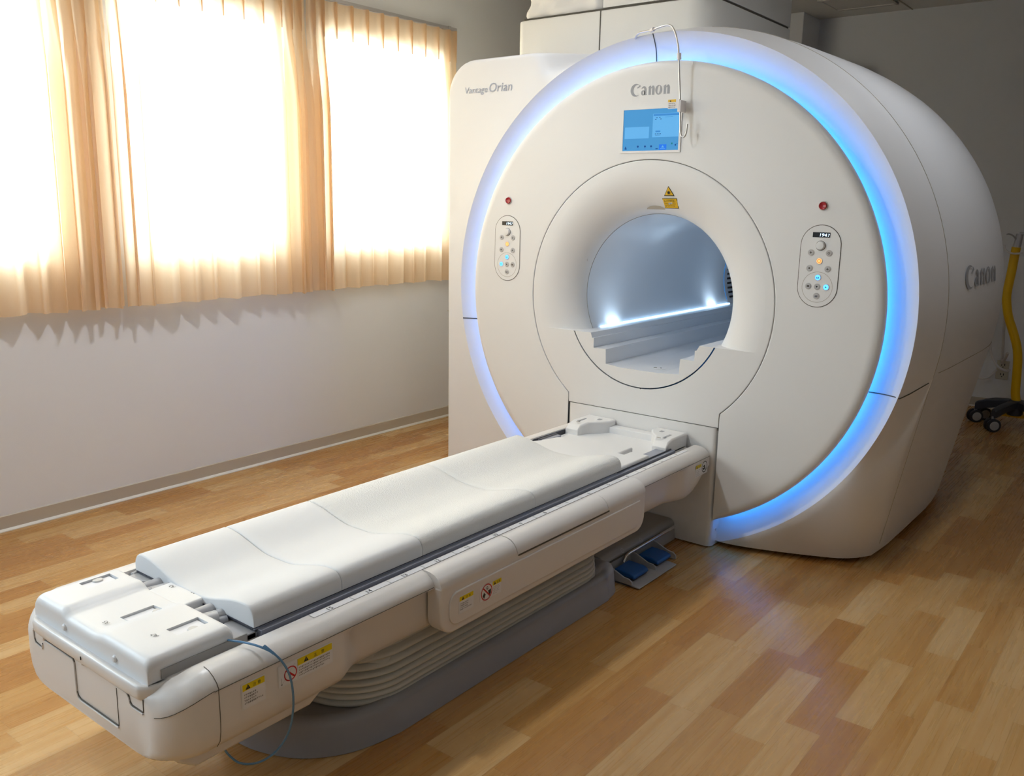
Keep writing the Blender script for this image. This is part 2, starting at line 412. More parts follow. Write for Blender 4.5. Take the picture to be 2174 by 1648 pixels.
# ------------------------------------------------------------------ curtains
def curtain(name, y0, y1, gath, label, seed, gap0=.0, xoff=0.):
    """pleated curtain panel from y0 to y1; gath(y)-> 0..1 how tightly it is bunched"""
    rnd = random.Random(seed)
    ztop, zhead, zhem = 2.525, 2.432, .955
    # fold phases: accumulate density along y
    NY = int((y1 - y0) / .0045); ys = [y0 + (y1 - y0) * i / NY for i in range(NY + 1)]
    ph = [0.]
    for i in range(NY):
        g = gath((ys[i] + ys[i + 1]) / 2); per = .118 * (1 - g) + .062 * g
        ph.append(ph[-1] + (ys[i + 1] - ys[i]) / per)
    nf = int(ph[-1]) + 2
    amps = [rnd.uniform(.75, 1.2) for _ in range(nf + 1)]; slant = [rnd.uniform(-.10, .10) for _ in range(nf + 1)]
    zs = [zhem + (zhead - zhem) * i / 40 for i in range(41)] + [zhead + (ztop - zhead) * i / 5 for i in range(1, 6)]
    rows = []
    for z in zs:
        row = []
        for yv, p in zip(ys, ph):
            k = int(p); g = gath(yv)
            down = sstep(zhead, zhead - .55, z)              # folds open out below the header
            q = p + slant[k] * down * math.sin(PI * (p - k)) + .12 * math.sin(1.9 * p + seed) * down
            u = q - math.floor(q)
            wv = abs(math.sin(PI * u)) ** .75                # rounded bulge towards the room, crease at the wall side
            wv = wv * (.84 + .16 * math.cos(2 * PI * u + .9))
            pin = math.exp(-((u - .5) / .13) ** 2)           # pinch pleat at the header
            amp = (.070 + .016 * g) * amps[k]
            a = .012 * (1 - down) + amp * wv * down + (.034 * pin) * (1 - down) + .004 * math.sin(14 * p) * g * down
            if z > zhead: a = .014 + .030 * pin + .006 * math.exp(-((u - .5) / .05) ** 2)
            yy = yv + .012 * math.sin(2 * PI * u) * down * (1 + g)
            row.append((-2.076 + xoff + a + .012 * g * down, yy, z + .004 * math.sin(3 * p) * (z <= zhem + .001)))
        rows.append(row)
    mb = MB().grid(rows, 'curtain')
    # pinched tucks of the header: doubled cloth standing off the band
    for i in range(1, len(ph)):
        if math.floor(ph[i] - .5) > math.floor(ph[i - 1] - .5):
            yv = ys[i]; x = -2.076 + xoff + .047; w_ = .010
            rr = [[(x + d, yv + e, z) for e, d in ((-w_ * k, -.012), (-w_ * .5 * k, .003), (0, -.004), (w_ * .5 * k, .003), (w_ * k, -.012))] for z, k in ((ztop - .002, 1.), (zhead + .02, 1.), (zhead - .01, .75), (zhead - .05, .4), (zhead - .10, .15))]
            mb.grid(rr, 'curtain')
    o = mb.build(name, smooth=80, recalc=False)
    # hem: a slightly thicker turned band
    tag(o, label, 'curtain', 'pleated curtains across the windows')
    return o
gA = lambda y: sstep(-1.66, -1.50, y)
gB = lambda y: max(1 - sstep(-1.26, -1.05, y), sstep(-.37, -.30, y))
gC = lambda y: max(1 - sstep(-.05, .06, y), sstep(.93, .99, y))
curtain('curtain', -3.0, -1.262, gA, 'cream pleated curtain at the left edge, its right side bunched in dark orange folds', 3)
curtain('curtain', -1.255, -.158, gB, 'cream pleated curtain over the middle window between two bunched joints', 11, xoff=.018)
curtain('curtain', -.128, 1.05, gC, 'cream pleated curtain nearest the scanner, hanging over the right window', 23)
mb = MB(); mb.box(-2.060, -2.044, -3.1, 1.07, 2.528, 2.545); 
for yb in (-2.2, -1.25, -.143, 1.0): mb.box(LX, -2.04, yb - .012, yb + .012, 2.528, 2.548)
tag(mb.build('curtain_rail', 'polegrey', smooth=0), 'grey curtain rail showing in the gap above the right curtain joint', 'rail')

# ------------------------------------------------------------------ scanner
CXc, CZc = .01, 1.06
SC = thing('mri_scanner', 'white tunnel MRI scanner with a glowing blue ring around its round face', 'MRI scanner', (0, .6, 0))
RT = [(.05, 1.113), (.12, 1.132), (.28, 1.163), (.5, 1.172), (.8, 1.176), (1.1, 1.179), (1.3, 1.175), (1.45, 1.16), (1.55, 1.135), (1.6, 1.10)]
ZB = .022
PROF = [(.955, .075), (.985, .084), (1.005, .085), (1.035, .083), (1.06, .077), (1.085, .066), (1.102, .056), (1.113, .050)]
def prof_y(r): return interp(PROF, r)
def outline(th, y):
    """radius from the bore axis to the body outline in direction th"""
    R = interp(RT, y); c, s_ = math.cos(th), math.sin(th); rho = R
    k = interp([(1.45, 1.), (1.6, .985)], y)
    # left box with a rounded top corner
    if c < -1e-6:
        bx, bt, rc = -1.21 * k - CXc, 2.158 - CZc - (.012 * max(0, -c)), .16
        cand = []
        t = bx / c; z = t * s_
        if s_ > 1e-6: t = min(t, bt / s_)
        if s_ < -1e-6: t = min(t, (CZc - ZB) / -s_)
        px, pz = t * c, t * s_
        cx, cz = bx + rc, bt - rc
        if px < cx and pz > cz:
            # ray / corner circle
            b = c * cx + s_ * cz; d = b * b - (cx * cx + cz * cz - rc * rc)
            if d > 0: t = b + math.sqrt(d)
        rho = max(rho, t)
    elif s_ < 0:
        # right skirt: tangent line going down to the floor
        tx, tz = R * math.cos(.2), -R * math.sin(.2); sl = .197
        # x = tx - sl*(tz - z)
        x0 = tx - sl * tz     # at z=0 rel
        den = c - sl * s_
        t = x0 / den
        z = t * s_
        if z < tz:
            rho = max(rho, t)
    if s_ < -1e-6: rho = min(rho, (CZc - ZB) / -s_)
    return rho
def y_front(th):
    rho = outline(th, .3); c = math.cos(th)
    base = prof_y(min(1.113, rho))
    ex = max(0., rho - 1.16)
    if c > 0 and math.sin(th) < 0: return base + .98 * ex
    return base + .012 * min(1, ex * 8)
NT = 360
ths = [2 * PI * i / NT + .0001 for i in range(NT)]
def bp(th, r, y): return (CXc + r * math.cos(th), y, CZc + r * math.sin(th))
rows = []
# front fan then sides
rimr = [min(1.113, outline(t, .1)) for t in ths]
rows.append([bp(t, r, prof_y(r)) for t, r in zip(ths, rimr)])
def side_x(z):
    return 1.151 - .197 * max(0, .822 - z)
QF = [0, .06, .14, .25, .38, .5, .6, .68, .75, .8, .85, .89, .925, .955, .98, 1.]
for q in QF[1:]:
    out = []
    for t, r in zip(ths, rimr):
        o3 = outline(t, .3); c, s_ = math.cos(t), math.sin(t)
        rr = r + (o3 - r) * q; x, z = CXc + rr * c, CZc + rr * s_
        yf = prof_y(min(1.113, r))
        if c < 0:      # left: flat front with small rounding
            ysl = interp([(v, k) for k, v in RT[:3]], min(rr, 1.163)) if rr > 1.1131 else yf; wl = max(sstep(1.163, 1.30, o3), 1 - sstep(.45, .75, s_))
            if o3 < 1.1635: out.append((x, ysl, z)); continue
            d = o3 - rr; R_ = min(.022, max(.003, o3 - 1.13))
            yf = yf + .012 * min(1, (rr - r) * 8)
            if d < R_: yf += R_ - math.sqrt(max(0, R_ * R_ - (R_ - d) ** 2))
            yf = ysl * (1 - wl) + yf * wl
        elif s_ > -.2:
            yf = interp([(v, k) for k, v in RT[:3]], rr) if rr > 1.1131 else yf
        else:
            e = max(0, rr - 1.12); w = sstep(-.18, -.6, s_)
            y1 = yf + .74 * e * e / (e + .03)
            d = max(0., side_x(z) - x); R_ = .14
            if d < R_: y1 += R_ - math.sqrt(max(0, R_ * R_ - (R_ - d) ** 2))
            y0 = interp([(v, k) for k, v in RT[:3]], min(rr, 1.163)) if rr > 1.1131 else yf
            yf = y0 * (1 - w) + y1 * w
        out.append((x, yf, z))
    rows.append(out)
lasty = [p[1] for p in rows[-1]]
ysb = [.10, .16, .22, .28, .4, .55, .7, .85, 1., 1.15, 1.3, 1.4, 1.48, 1.54, 1.585, 1.6]
for i, yb in enumerate(ysb):
    s_ = (i + 1) / len(ysb)
    out = []
    for t, yf in zip(ths, lasty):
        yy = yf + (1.6 - yf) * ((yb - .06) / 1.54)
        out.append(bp(t, outline(t, max(yy, .3)), yy))
    rows.append(out)
rows.append([bp(t, .52, 1.6) for t in ths])
shell = MB().grid(rows, 'shell', close=True).build('body_shell', parent=SC, smooth=38)
# channel
rows = []
NC = 240; cth = [2 * PI * i / NC for i in range(NC)]
for r, yv in PROF:
    rows.append([])
    for t in cth:
        lim = outline(t, .1); rr = min(r, lim); rows[-1].append(bp(t, rr, prof_y(rr)))
MB().grid(rows, 'face', close=True).build('light_channel', parent=SC, smooth=60)
# emissive ring hidden behind the edge of the face
a0 = math.asin(-(1.055 - .10) / .972)
tt = [a0 + .42 + (2 * PI - 2 * (PI / 2 + a0 + .42) + 0) * i / 200 for i in range(201)]
tt = [math.radians(-66) + math.radians(312) * i / 220 for i in range(221)]
rows = [[(.01 + r * math.cos(t), yv, 1.055 + r * math.sin(t)) for t in tt] for r, yv in ((.962, .052), (.964, .056), (.984, .056), (.986, .052))]
o = MB().grid(rows, 'ring').build('ring_light', parent=SC, smooth=60); o['label'] = 'glowing blue ring light'
# plinth
mb = MB(); mb.prism([(.36, .30), (.88, .36), (.88, 1.5), (-1.1, 1.5), (-1.1, .2), (-.36, .2)], .0, .05, 2, 'darkgap'); mb.build('plinth', parent=SC, smooth=0)

# round face (r .603 .. 1.0) with a slot for the dock at the bottom
DC = (.02, 1.055)
def dpt(th, r, y): return (DC[0] + r * math.cos(th), y, DC[1] + r * math.sin(th))
SXL, SXR = -.3765, .3965
def r_in(th):
    c, s_ = math.cos(th), math.sin(th); d0 = DC[0]
    r = -d0 * c + math.sqrt(.6010 ** 2 - (d0 * s_) ** 2)
    if s_ < 0:
        if c > 1e-6: r = max(r, (SXR - DC[0]) / c)
        elif c < -1e-6: r = max(r, (SXL - DC[0]) / c)
        else: r = 9
    return r
tR = -math.acos((SXR - DC[0]) / .999); tL = PI + math.acos(-(SXL - DC[0]) / .999)
NF = 260; fth = [tR + (tL - tR) * i / NF for i in range(NF + 1)]
rows = []
ro = [(.0, 0), (.35, 0), (.7, 0)]
def fr_row(fn, y): return [dpt(t, fn(t), y) for t in fth]
rows.append(fr_row(lambda t: min(r_in(t) + .0, .9985), .012)); rows.append(fr_row(lambda t: min(r_in(t), .999), .002)); rows.append(fr_row(lambda t: min(r_in(t) + .002, .999), 0.))
for q in (.012, .3, .6, .85, .985): rows.append(fr_row(lambda t, q=q: min(r_in(t), .999) + (max(.962, min(r_in(t), .999)) - min(r_in(t), .999)) * q, 0.))
for r, yv in ((.962, 0.), (.974, .001), (.985, .005), (.993, .011), (.998, .019), (1.0, .028), (.998, .036), (.985, .042), (.96, .045)):
    rows.append(fr_row(lambda t, r=r: max(r, min(r_in(t), .999)) if r > .95 else r, yv))
MB().grid(rows, 'face').build('front_face', parent=SC, smooth=50)
mb = MB(); mb.grid([fr_row(lambda t: min(r_in(t), .999), .002), fr_row(lambda t: min(r_in(t), .999), .07)]); 
mb.build('face_edge', 'face', parent=SC, smooth=50)
# backing so the seams read dark
rows = [[dpt(2 * PI * i / 96, r, .010) for i in range(96)] for r in (.585, .64)]
mb = MB().grid(rows, 'seam', close=True); mb.box(-.380, .402, .008, .010, .53, .60, 'seam'); mb.build('seam_backing', parent=SC, smooth=0)
# middle cover: inside r .597, squared off down to z .545
ZL = .885  # ledge height
def r_mid(th):
    c, s_ = math.cos(th), math.sin(th)
    r = .5985
    if s_ < -.3:
        side = .394 / c if c > 1e-6 else (-.374 / c if c < -1e-6 else 9)
        if side > r or abs(c) < .5:
            r = min(side, (1.055 - .5435) / -s_)
    return r
def mpt(th, r, y): return (r * math.cos(th), y, 1.055 + r * math.sin(th))
mth = sorted([2 * PI * i / 288 for i in range(288)] + [math.atan2(-.51, .393) % (2 * PI), math.atan2(-.51, -.374) % (2 * PI)])
dz = 1.055 - ZL
def r_hole(th):
    s_ = math.sin(th)
    if s_ < -dz / .56 * .9999:  # below the ledge the front is flat down to the inner arc
        return .396
    if s_ < 0: return max(.396, min(.56, 99)) if s_ < -dz / .56 else .56
    return .56
rows = [[mpt(t, r_mid(t) - .0, .014) for t in mth], [mpt(t, r_mid(t) - .0, .002) for t in mth], [mpt(t, r_mid(t) - .002, 0) for t in mth], [mpt(t, r_mid(t) - .005, 0) for t in mth], [mpt(t, min(.56, r_mid(t) - .007), 0) for t in mth]]
mb = MB().grid(rows, 'face', close=True)
# flat part below the ledge between r .396 and .56
ta, tb = PI + math.asin(dz / .56), 2 * PI - math.asin(dz / .56)
rows = []
for q in range(9):
    r = .396 + (.56 - .396) * q / 8; a, b = PI + math.asin(dz / r), 2 * PI - math.asin(dz / r)
    rows.append([mpt(t, min(r, r_mid(t) - .007), 0) for t in [a + (b - a) * i / 96 for i in range(97)]])
mb.grid(rows, 'face')
# small lip of the inner arc
a, b = PI + math.asin(dz / .396), 2 * PI - math.asin(dz / .396)
mb.grid([[mpt(a + (b - a) * i / 96, .396, 0) for i in range(97)], [mpt(a + (b - a) * i / 96, .396, .03) for i in range(97)]], 'face')
mb.build('bore_cover', parent=SC, smooth=50)
# flare into the bore above the ledge
FL = []
for q in range(13):
    p = PI / 2 * q / 12; FL.append((.375 + .185 * (1 - math.sin(p)), .125 * (1 - math.cos(p))))
rows = []
for r, yv in FL:
    a = -math.asin(min(1, dz / r)); b = PI - a
    rows.append([mpt(a + (b - a) * i / 160, r, yv) for i in range(161)])
MB().grid(rows, 'face').build('bore_flare', parent=SC, smooth=60)
# flat ledges left and right of the bore
for sx in (-1, 1):
    mb = MB()
    cur = [(sx * math.sqrt(max(0, r * r - dz * dz)), yv) for r, yv in FL]
    top = [(x, y, ZL) for x, y in cur]; inn = [(x if False else sx * min(abs(x), 9), 0, ZL) for x, y in cur]
    mb.grid([top, inn], 'face')
    mb.build('bore_ledge', parent=SC, smooth=0)
# tube
rows = []
for yv in (.125, .4, .8, 1.2, 1.6, 1.64):
    a = -math.asin(.187 / .375); b = PI - a
    rows.append([mpt(a + (b - a) * i / 120, .375, yv) for i in range(121)])
mb = MB().grid(rows, 'tube')
rows = []
for r, yv in ((.379, 1.65), (.377, 1.70), (.385, 1.85), (.41, 1.95)):
    a = -math.asin(.187 / .375); b = PI - a
    rows.append([mpt(a + (b - a) * i / 120, r, yv) for i in range(121)])
mb.grid(rows, 'tube')
TB = mb.build('bore_tube', parent=SC, smooth=60)
mb = MB(); pts = [mpt(-math.asin(.187 / .374) + (PI + 2 * math.asin(.187 / .374)) * i / 100, .3742, .127) for i in range(101)]
mb.tube(pts, .0012, 'seamsoft', 6); mb.build('tube_seam', parent=TB, smooth=60); mb = MB()
pts = [mpt(-.4 + (PI + .8) * i / 100, .376, 1.645) for i in range(101)]; mb.tube(pts, .003, 'scrbar', 6)
mb.build('tube_seam', parent=TB, smooth=60)
mb = MB()
for k in range(9):
    t = PI + .36 - k * .075
    p = [mpt(t + dt, .3755, yv) for yv in (1.69, 1.78) for dt in (-.016, .016)]
    mb.add([(x * .999, y, z) for x, y, z in p], [(0, 1, 3, 2)], 'darkgap')
mb.build('rear_grille', parent=TB, smooth=0)
# stepped bridge in the bore: profile (x,z) extruded along the bore
ST = [(-.334, .885), (-.263, .885), (-.255, .862), (-.245, .862), (-.245, .817), (-.179, .817), (-.176, .750), (-.10, .742), (.10, .742), (.196, .750), (.198, .817), (.265, .817), (.265, .862), (.272, .862), (.285, .885), (.334, .885)]
mb = MB(); mb.grid([[(x, yv, z) for x, z in ST] for yv in (0, .2, .6, 1.0, 1.4, 1.9)], 'tube')
arc = [mpt(a_, .390, 0) for a_ in [2 * PI - math.asin(.17 / .39) - (PI - 2 * math.asin(.17 / .39)) * i / 60 for i in range(61)]]
mb.add([(x, 0, z) for x, z in ST] + [(x, 0, z) for x, _, z in arc], [tuple(range(len(ST) + len(arc)))], 'face')
BR = mb.build('bore_bridge', parent=SC, smooth=0)
mb = MB(); mb.lathe((.047, .10, .7435), (0, 0, 1), [(.028, 0), (.027, .0015), (.0, .0015)], 'shell'); mb.box(.02, .035, .095, .10, .745, .7465, 'black'); mb.box(.05, .058, .10, .104, .745, .7465, 'black')
mb.build('bridge_socket', parent=BR, smooth=40)
MB().cyl((.012, -.0012, .661), (0, 1, 0), .0035, .003, 'black', 12).build('screw_hole', parent=BR)
for sx in (-1, 1):
    mb = MB(); mb.box(sx * .327 - .004, sx * .327 + .004, .19, 1.64, .8856, .8915, 'strip')
    o = mb.build('strip_light', parent=SC, smooth=0); o['label'] = 'thin glowing light strip along the bore'
# recesses and lamp in the flare
mb = MB(); fr = Frame((.012, .058, 1.4475), (1, 0, 0), (0, -.42, .9))
poly2(mb, fr, [(.045 * math.cos(t), .017 * math.sin(t)) for t in [PI * i / 16 for i in range(17)]], -.001, 'seamsoft')
mb.build('laser_window', parent=SC, smooth=0)
mb = MB(); mb.lathe((-.352, .10, 1.215), (.9, -.25, -.3), [(.018, -.004), (.018, .004), (.013, .006), (.013, .002), (0, .002)], 'btnring', 20); mb.build('bore_lamp', parent=SC)
mb = MB(); mb.box(-.420, -.385, .063, .0635, 1.0, 1.002, 'seam'); 
# dock column and its seam
mb = MB()
def colsec(z):
    e = 0 if z > .15 else 0
    return rrect(-.376, .398, .0, .40, .022, 5, (0, 0, 1, 1))
mb.prism([(x, y) for x, y in rrect(-.376, .392, .0, .42, .024, 6, (0, 0, 1, 1))], .006, .5405, 2, 'face')
o = mb.build('dock_column', parent=SC, smooth=40)
MB().cyl((.391, .05, .075), (1, 0, 0), .006, .004, 'btnring', 12).build('screw', parent=o)
# thin seams on body
mb = SplitMB('cover_seam', SC)
mb.tube([bp(t, outline(t, .28) + .0005, .28) for t in [math.radians(-47 + 4 * i) if False else math.radians(-16.5 + i * 2.2) for i in range(47)]], .0013, 'seamsoft', 6)
def skirt_pt(z, y):
    # right side surface point at height z
    lo, hi = -PI / 2 + .05, 0.
    for _ in range(40):
        m_ = (lo + hi) / 2; p = bp(m_, outline(m_, max(y, .3)), y)
        if p[2] > z: hi = m_
        else: lo = m_
    return p
sk = [skirt_pt(.76 - .68 * i / 14, .28 + .06 * i / 14) for i in range(15)]
mb.tube([Vector(p) + Vector((.0005, 0, 0)) for p in sk], .0013, 'seamsoft', 6)
# split line across ring and side (right)
tq = 0
def side_pt(z, y):
    t = math.asin(max(-1, min(1, (z - CZc) / interp(RT, y)))); return bp(t, outline(t, y) + .0004, y)
path = [bp(math.asin((.772 - CZc) / r), r - .0, prof_y(r) - .001) for r in (1.0, 1.02, 1.04, 1.06, 1.08, 1.1)] + [side_pt(.768, .055)] + [side_pt(.768 + .038 * (y - .06) / .2, y) for y in (.08, .12, .16, .2, .255)]
mb.tube(path, .0022, 'seam', 6)
mb.tube([side_pt(.835 + .0 * y, y) for y in (.34, .5, .7, .9, 1.1, 1.3, 1.45)], .0016, 'seamsoft', 6)
mb.box(1.145, 1.150, .262, .285, .855, .862, 'seam')
# left splits
mb.tube([(-1.212, .066, .897), (-1.10, .062, .897)], .0016, 'seamsoft', 6)
path = [bp(PI - math.asin((.872 - CZc) / r), r, prof_y(r) - .001) for r in (1.0, 1.02, 1.04, 1.06, 1.08, 1.1, 1.113)]
mb.tube(path, .0028, 'seam', 6)
# top split
path = [bp(math.radians(92.6), r, prof_y(r) - .001) for r in (1.0, 1.02, 1.04, 1.06, 1.08, 1.1, 1.113)]
mb.tube(path, .002, 'seam', 6)
# turret on top
T_ = MB(); T_.prism(rrect(-1.12, .0, .5, 1.45, .06, 6, (0, 0, 1, 0)), 2.0, 2.405, 2, 'turret')
T_ = MB(); pl = rrect(-1.12, .0, .5, 1.45, .05, 6, (0, 0, 1, 0)); pl = pl[:-1] + [(.0 - .12 + .12 * math.cos(math.radians(270 + 9 * i)), .62 + .12 * math.sin(math.radians(270 + 9 * i))) for i in range(11)]
T_.prism(pl, 2.0, 2.40, 2)
tur = T_.build('top_housing', 'turret', parent=SC, bevel=.008)
mb = MB(); mb.box(-.598, -.592, .4985, .502, 2.02, 2.40, 'seam'); mb.prism([(x * 1.0, y) for x, y in rrect(-1.10, -.01, .512, 1.44, .04, 4, (0, 0, 1, 1))], 2.398, 2.41, 2, 'seam'); mb.build('housing_seam', parent=tur, smooth=0)
pl2 = [(x * .985 - .008, y + .012) for x, y in pl]
mb = MB(); mb.prism([(max(x, -.59), y) for x, y in pl2], 2.412, 2.80, 2); mb.build('upper_housing', 'turret', parent=SC, bevel=.01)
rows = []
rnd = random.Random(5)
for i in range(26):
    u = i / 25; z = 2.412 + .45 * u; row = []
    for j in range(60):
        a = 2 * PI * j / 60; w = 1 + .03 * math.sin(7 * a + 9 * u) + .02 * math.sin(17 * a - 14 * u) + .02 * math.sin(30 * u)
        row.append((-.84 + .235 * w * max(-1, min(1, 1.35 * math.cos(a))), .80 + .27 * w * max(-1, min(1, 1.35 * math.sin(a))), z))
    rows.append(row)
MB().grid(rows, 'cloth', close=True).build('cloth_wrap', parent=SC, smooth=60)

# writing on the scanner
FACE = Frame((0, -.0006, 0), (1, 0, 0), (0, 0, 1))
mb = MB(); logo_canon(mb, FACE, -.106, 1.919, .196, .046, 0, 'logo'); mb.build('logo', parent=SC, smooth=0)
mb = MB(); fr = Frame((0, .0485, 0), (1, 0, 0), (0, 0, 1))
fr.o.y = .060
text2(mb, fr, 'Vantage', -1.098, 1.990, .044, 0, 'logoblue', width=.148, shear=.18)
text2(mb, fr, 'Orian', -.942, 1.990, .060, 0, 'logoblue', width=.142, shear=.18)
mb.build('model_lettering', parent=SC, smooth=0)
# side logo follows the barrel
mb = MB(); fr = Frame((0, 0, 0), (0, 1, 0), (0, 0, 1)); logo_canon(mb, fr, .52, 1.158, .62, .088, 0, 'logo')
for i, v in enumerate(mb.v):
    y, z = v[1], v[2]; R = interp(RT, y); dzz = z - CZc; mb.v[i] = (CXc + math.sqrt(R * R - dzz * dzz) + .0025, y, z)
mb.build('side_logo', parent=SC, smooth=0)
# laser warning stickers on flare
fr = Frame((.094, .0045, 1.493), (1, 0, 0), (0, .28, .96))
mb = MB(); poly2(mb, fr, [(-.026, .012), (.026, .012), (.0, .055)], .001, 'black'); poly2(mb, fr, [(-.021, .015), (.021, .015), (.0, .050)], .0014, 'amber')
poly2(mb, fr, circ2(0, .026, .006, 12), .0018, 'black')
for k in range(8): a = k * PI / 4; poly2(mb, fr, [(.010 * math.cos(a + d) * q, .026 + .010 * math.sin(a + d) * q) for d, q in ((-.07, .5), (-.07, 1.), (.07, 1.), (.07, .5))], .0018, 'black')
rect2(mb, fr, -.038, .036, -.042, .002, .001, 'black'); rect2(mb, fr, -.036, .034, -.040, 0, .0014, 'amber')
text2(mb, fr, 'レーザ光', -.026, -.014, .010, .0018, 'black', width=.052)
tiny_lines(mb, fr, -.030, .028, -.036, -.017, 2, .0018, 'black', 4, [1, .9])
for i, v in enumerate(mb.v):
    r = math.hypot(v[0], v[2] - 1.055)
    if r < .56:
        q = 1 - (r - .375) / .185; p = math.asin(max(0, min(1, q))); mb.v[i] = (v[0], v[1] * 0 + .125 * (1 - math.cos(p)) - (.0045 - v[1]) * .0 - .0012 - (v[1] if False else 0), v[2])
# keep layers apart
o = mb.build('laser_sticker', parent=SC, smooth=0, merge=False, recalc=False)
lay = {}
for p in o.data.polygons:
    k = ['black', 'amber'].index(next(n for n in ('black', 'amber') if M[n] == o.data.materials[p.material_index]))
    lay[p.index] = k
NP = len(o.data.polygons)
seen = 0
for p in o.data.polygons:
    d = .0012 if lay[p.index] else 0.
    big = p.area > 4e-4
    if not lay[p.index] and not big: d = .0024
    for vi in p.vertices: o.data.vertices[vi].co.y -= d

# touch screen
SCR = MB()
for (a0, a1, b0, b1) in ((-.148, -.1335, 1.683, 1.868), (.1345, .144, 1.683, 1.868), (-.1335, .1345, 1.683, 1.692), (-.1335, .1345, 1.8615, 1.868)):
    SCR.box(a0, a1, -.004, .004, b0, b1, 'face')
scr = SCR.build('screen_bezel', parent=SC, smooth=0)
mb = MB(); rect2(mb, FACE, -.134, .135, 1.6915, 1.862, .0004, 'scr')
F = lambda u, v: (-.134 + .269 * u, 1.862 - .1705 * v)
def srect(u0, u1, v0, v1, h, m):
    a0, b1 = F(u0, v0); a1, b0 = F(u1, v1); rect2(mb, FACE, a0, a1, b0, b1, h, m)
srect(.03, .47, .42, .70, .0006, 'scrlt'); srect(.53, .995, .12, .68, .0006, 'scrlt'); srect(.54, .995, .13, .175, .0008, 'scrbar')
srect(.66, .79, .855, .985, .0008, 'scrsel')
for u, v in ((.60, .22), (.65, .21), (.58, .26), (.67, .25), (.59, .60), (.63, .60), (.67, .60)): srect(u - .012, u + .012, v - .008, v + .008, .0009, 'scrink')
srect(.585, .67, .525, .56, .0009, 'scrbar'); srect(.585, .67, .63, .636, .0009, 'scrink'); srect(.74, .88, .205, .212, .0009, 'scrbar'); srect(.86, .93, .05, .065, .0009, 'scrbar')
for u in (.28, .41, .52): 
    poly2(mb, FACE, [(lambda p: (p[0], p[1]))(F(u + .018 * math.cos(t), .895 + .026 * math.sin(t))) for t in [2 * PI * i / 10 for i in range(10)]], .0009, 'scrink'); srect(u - .018, u + .018, .945, .955, .0009, 'scrbar')
poly2(mb, FACE, [F(.055, .88), (F(.075, .94)), F(.075, .96), F(.04, .96), F(.04, .93)], .0009, 'scrink')
poly2(mb, FACE, [F(.725, .875), F(.75, .93), F(.70, .93)], .0011, 'scrlt'); srect(.68, .77, .95, .958, .0011, 'scrlt')
srect(.868, .895, .82, .86, .0009, 'scrgrn'); poly2(mb, FACE, [F(.945 + .014 * math.cos(t), .875 + .022 * math.sin(t)) for t in [2 * PI * i / 10 for i in range(10)]], .0009, 'scrink'); srect(.965, .98, .84, .855, .0009, 'scrink')
srect(.60, .64, .945, .965, .0009, 'scrink')
o = mb.build('screen_panel', parent=scr, smooth=0, merge=False, recalc=False); o['label'] = 'lit blue touch screen'
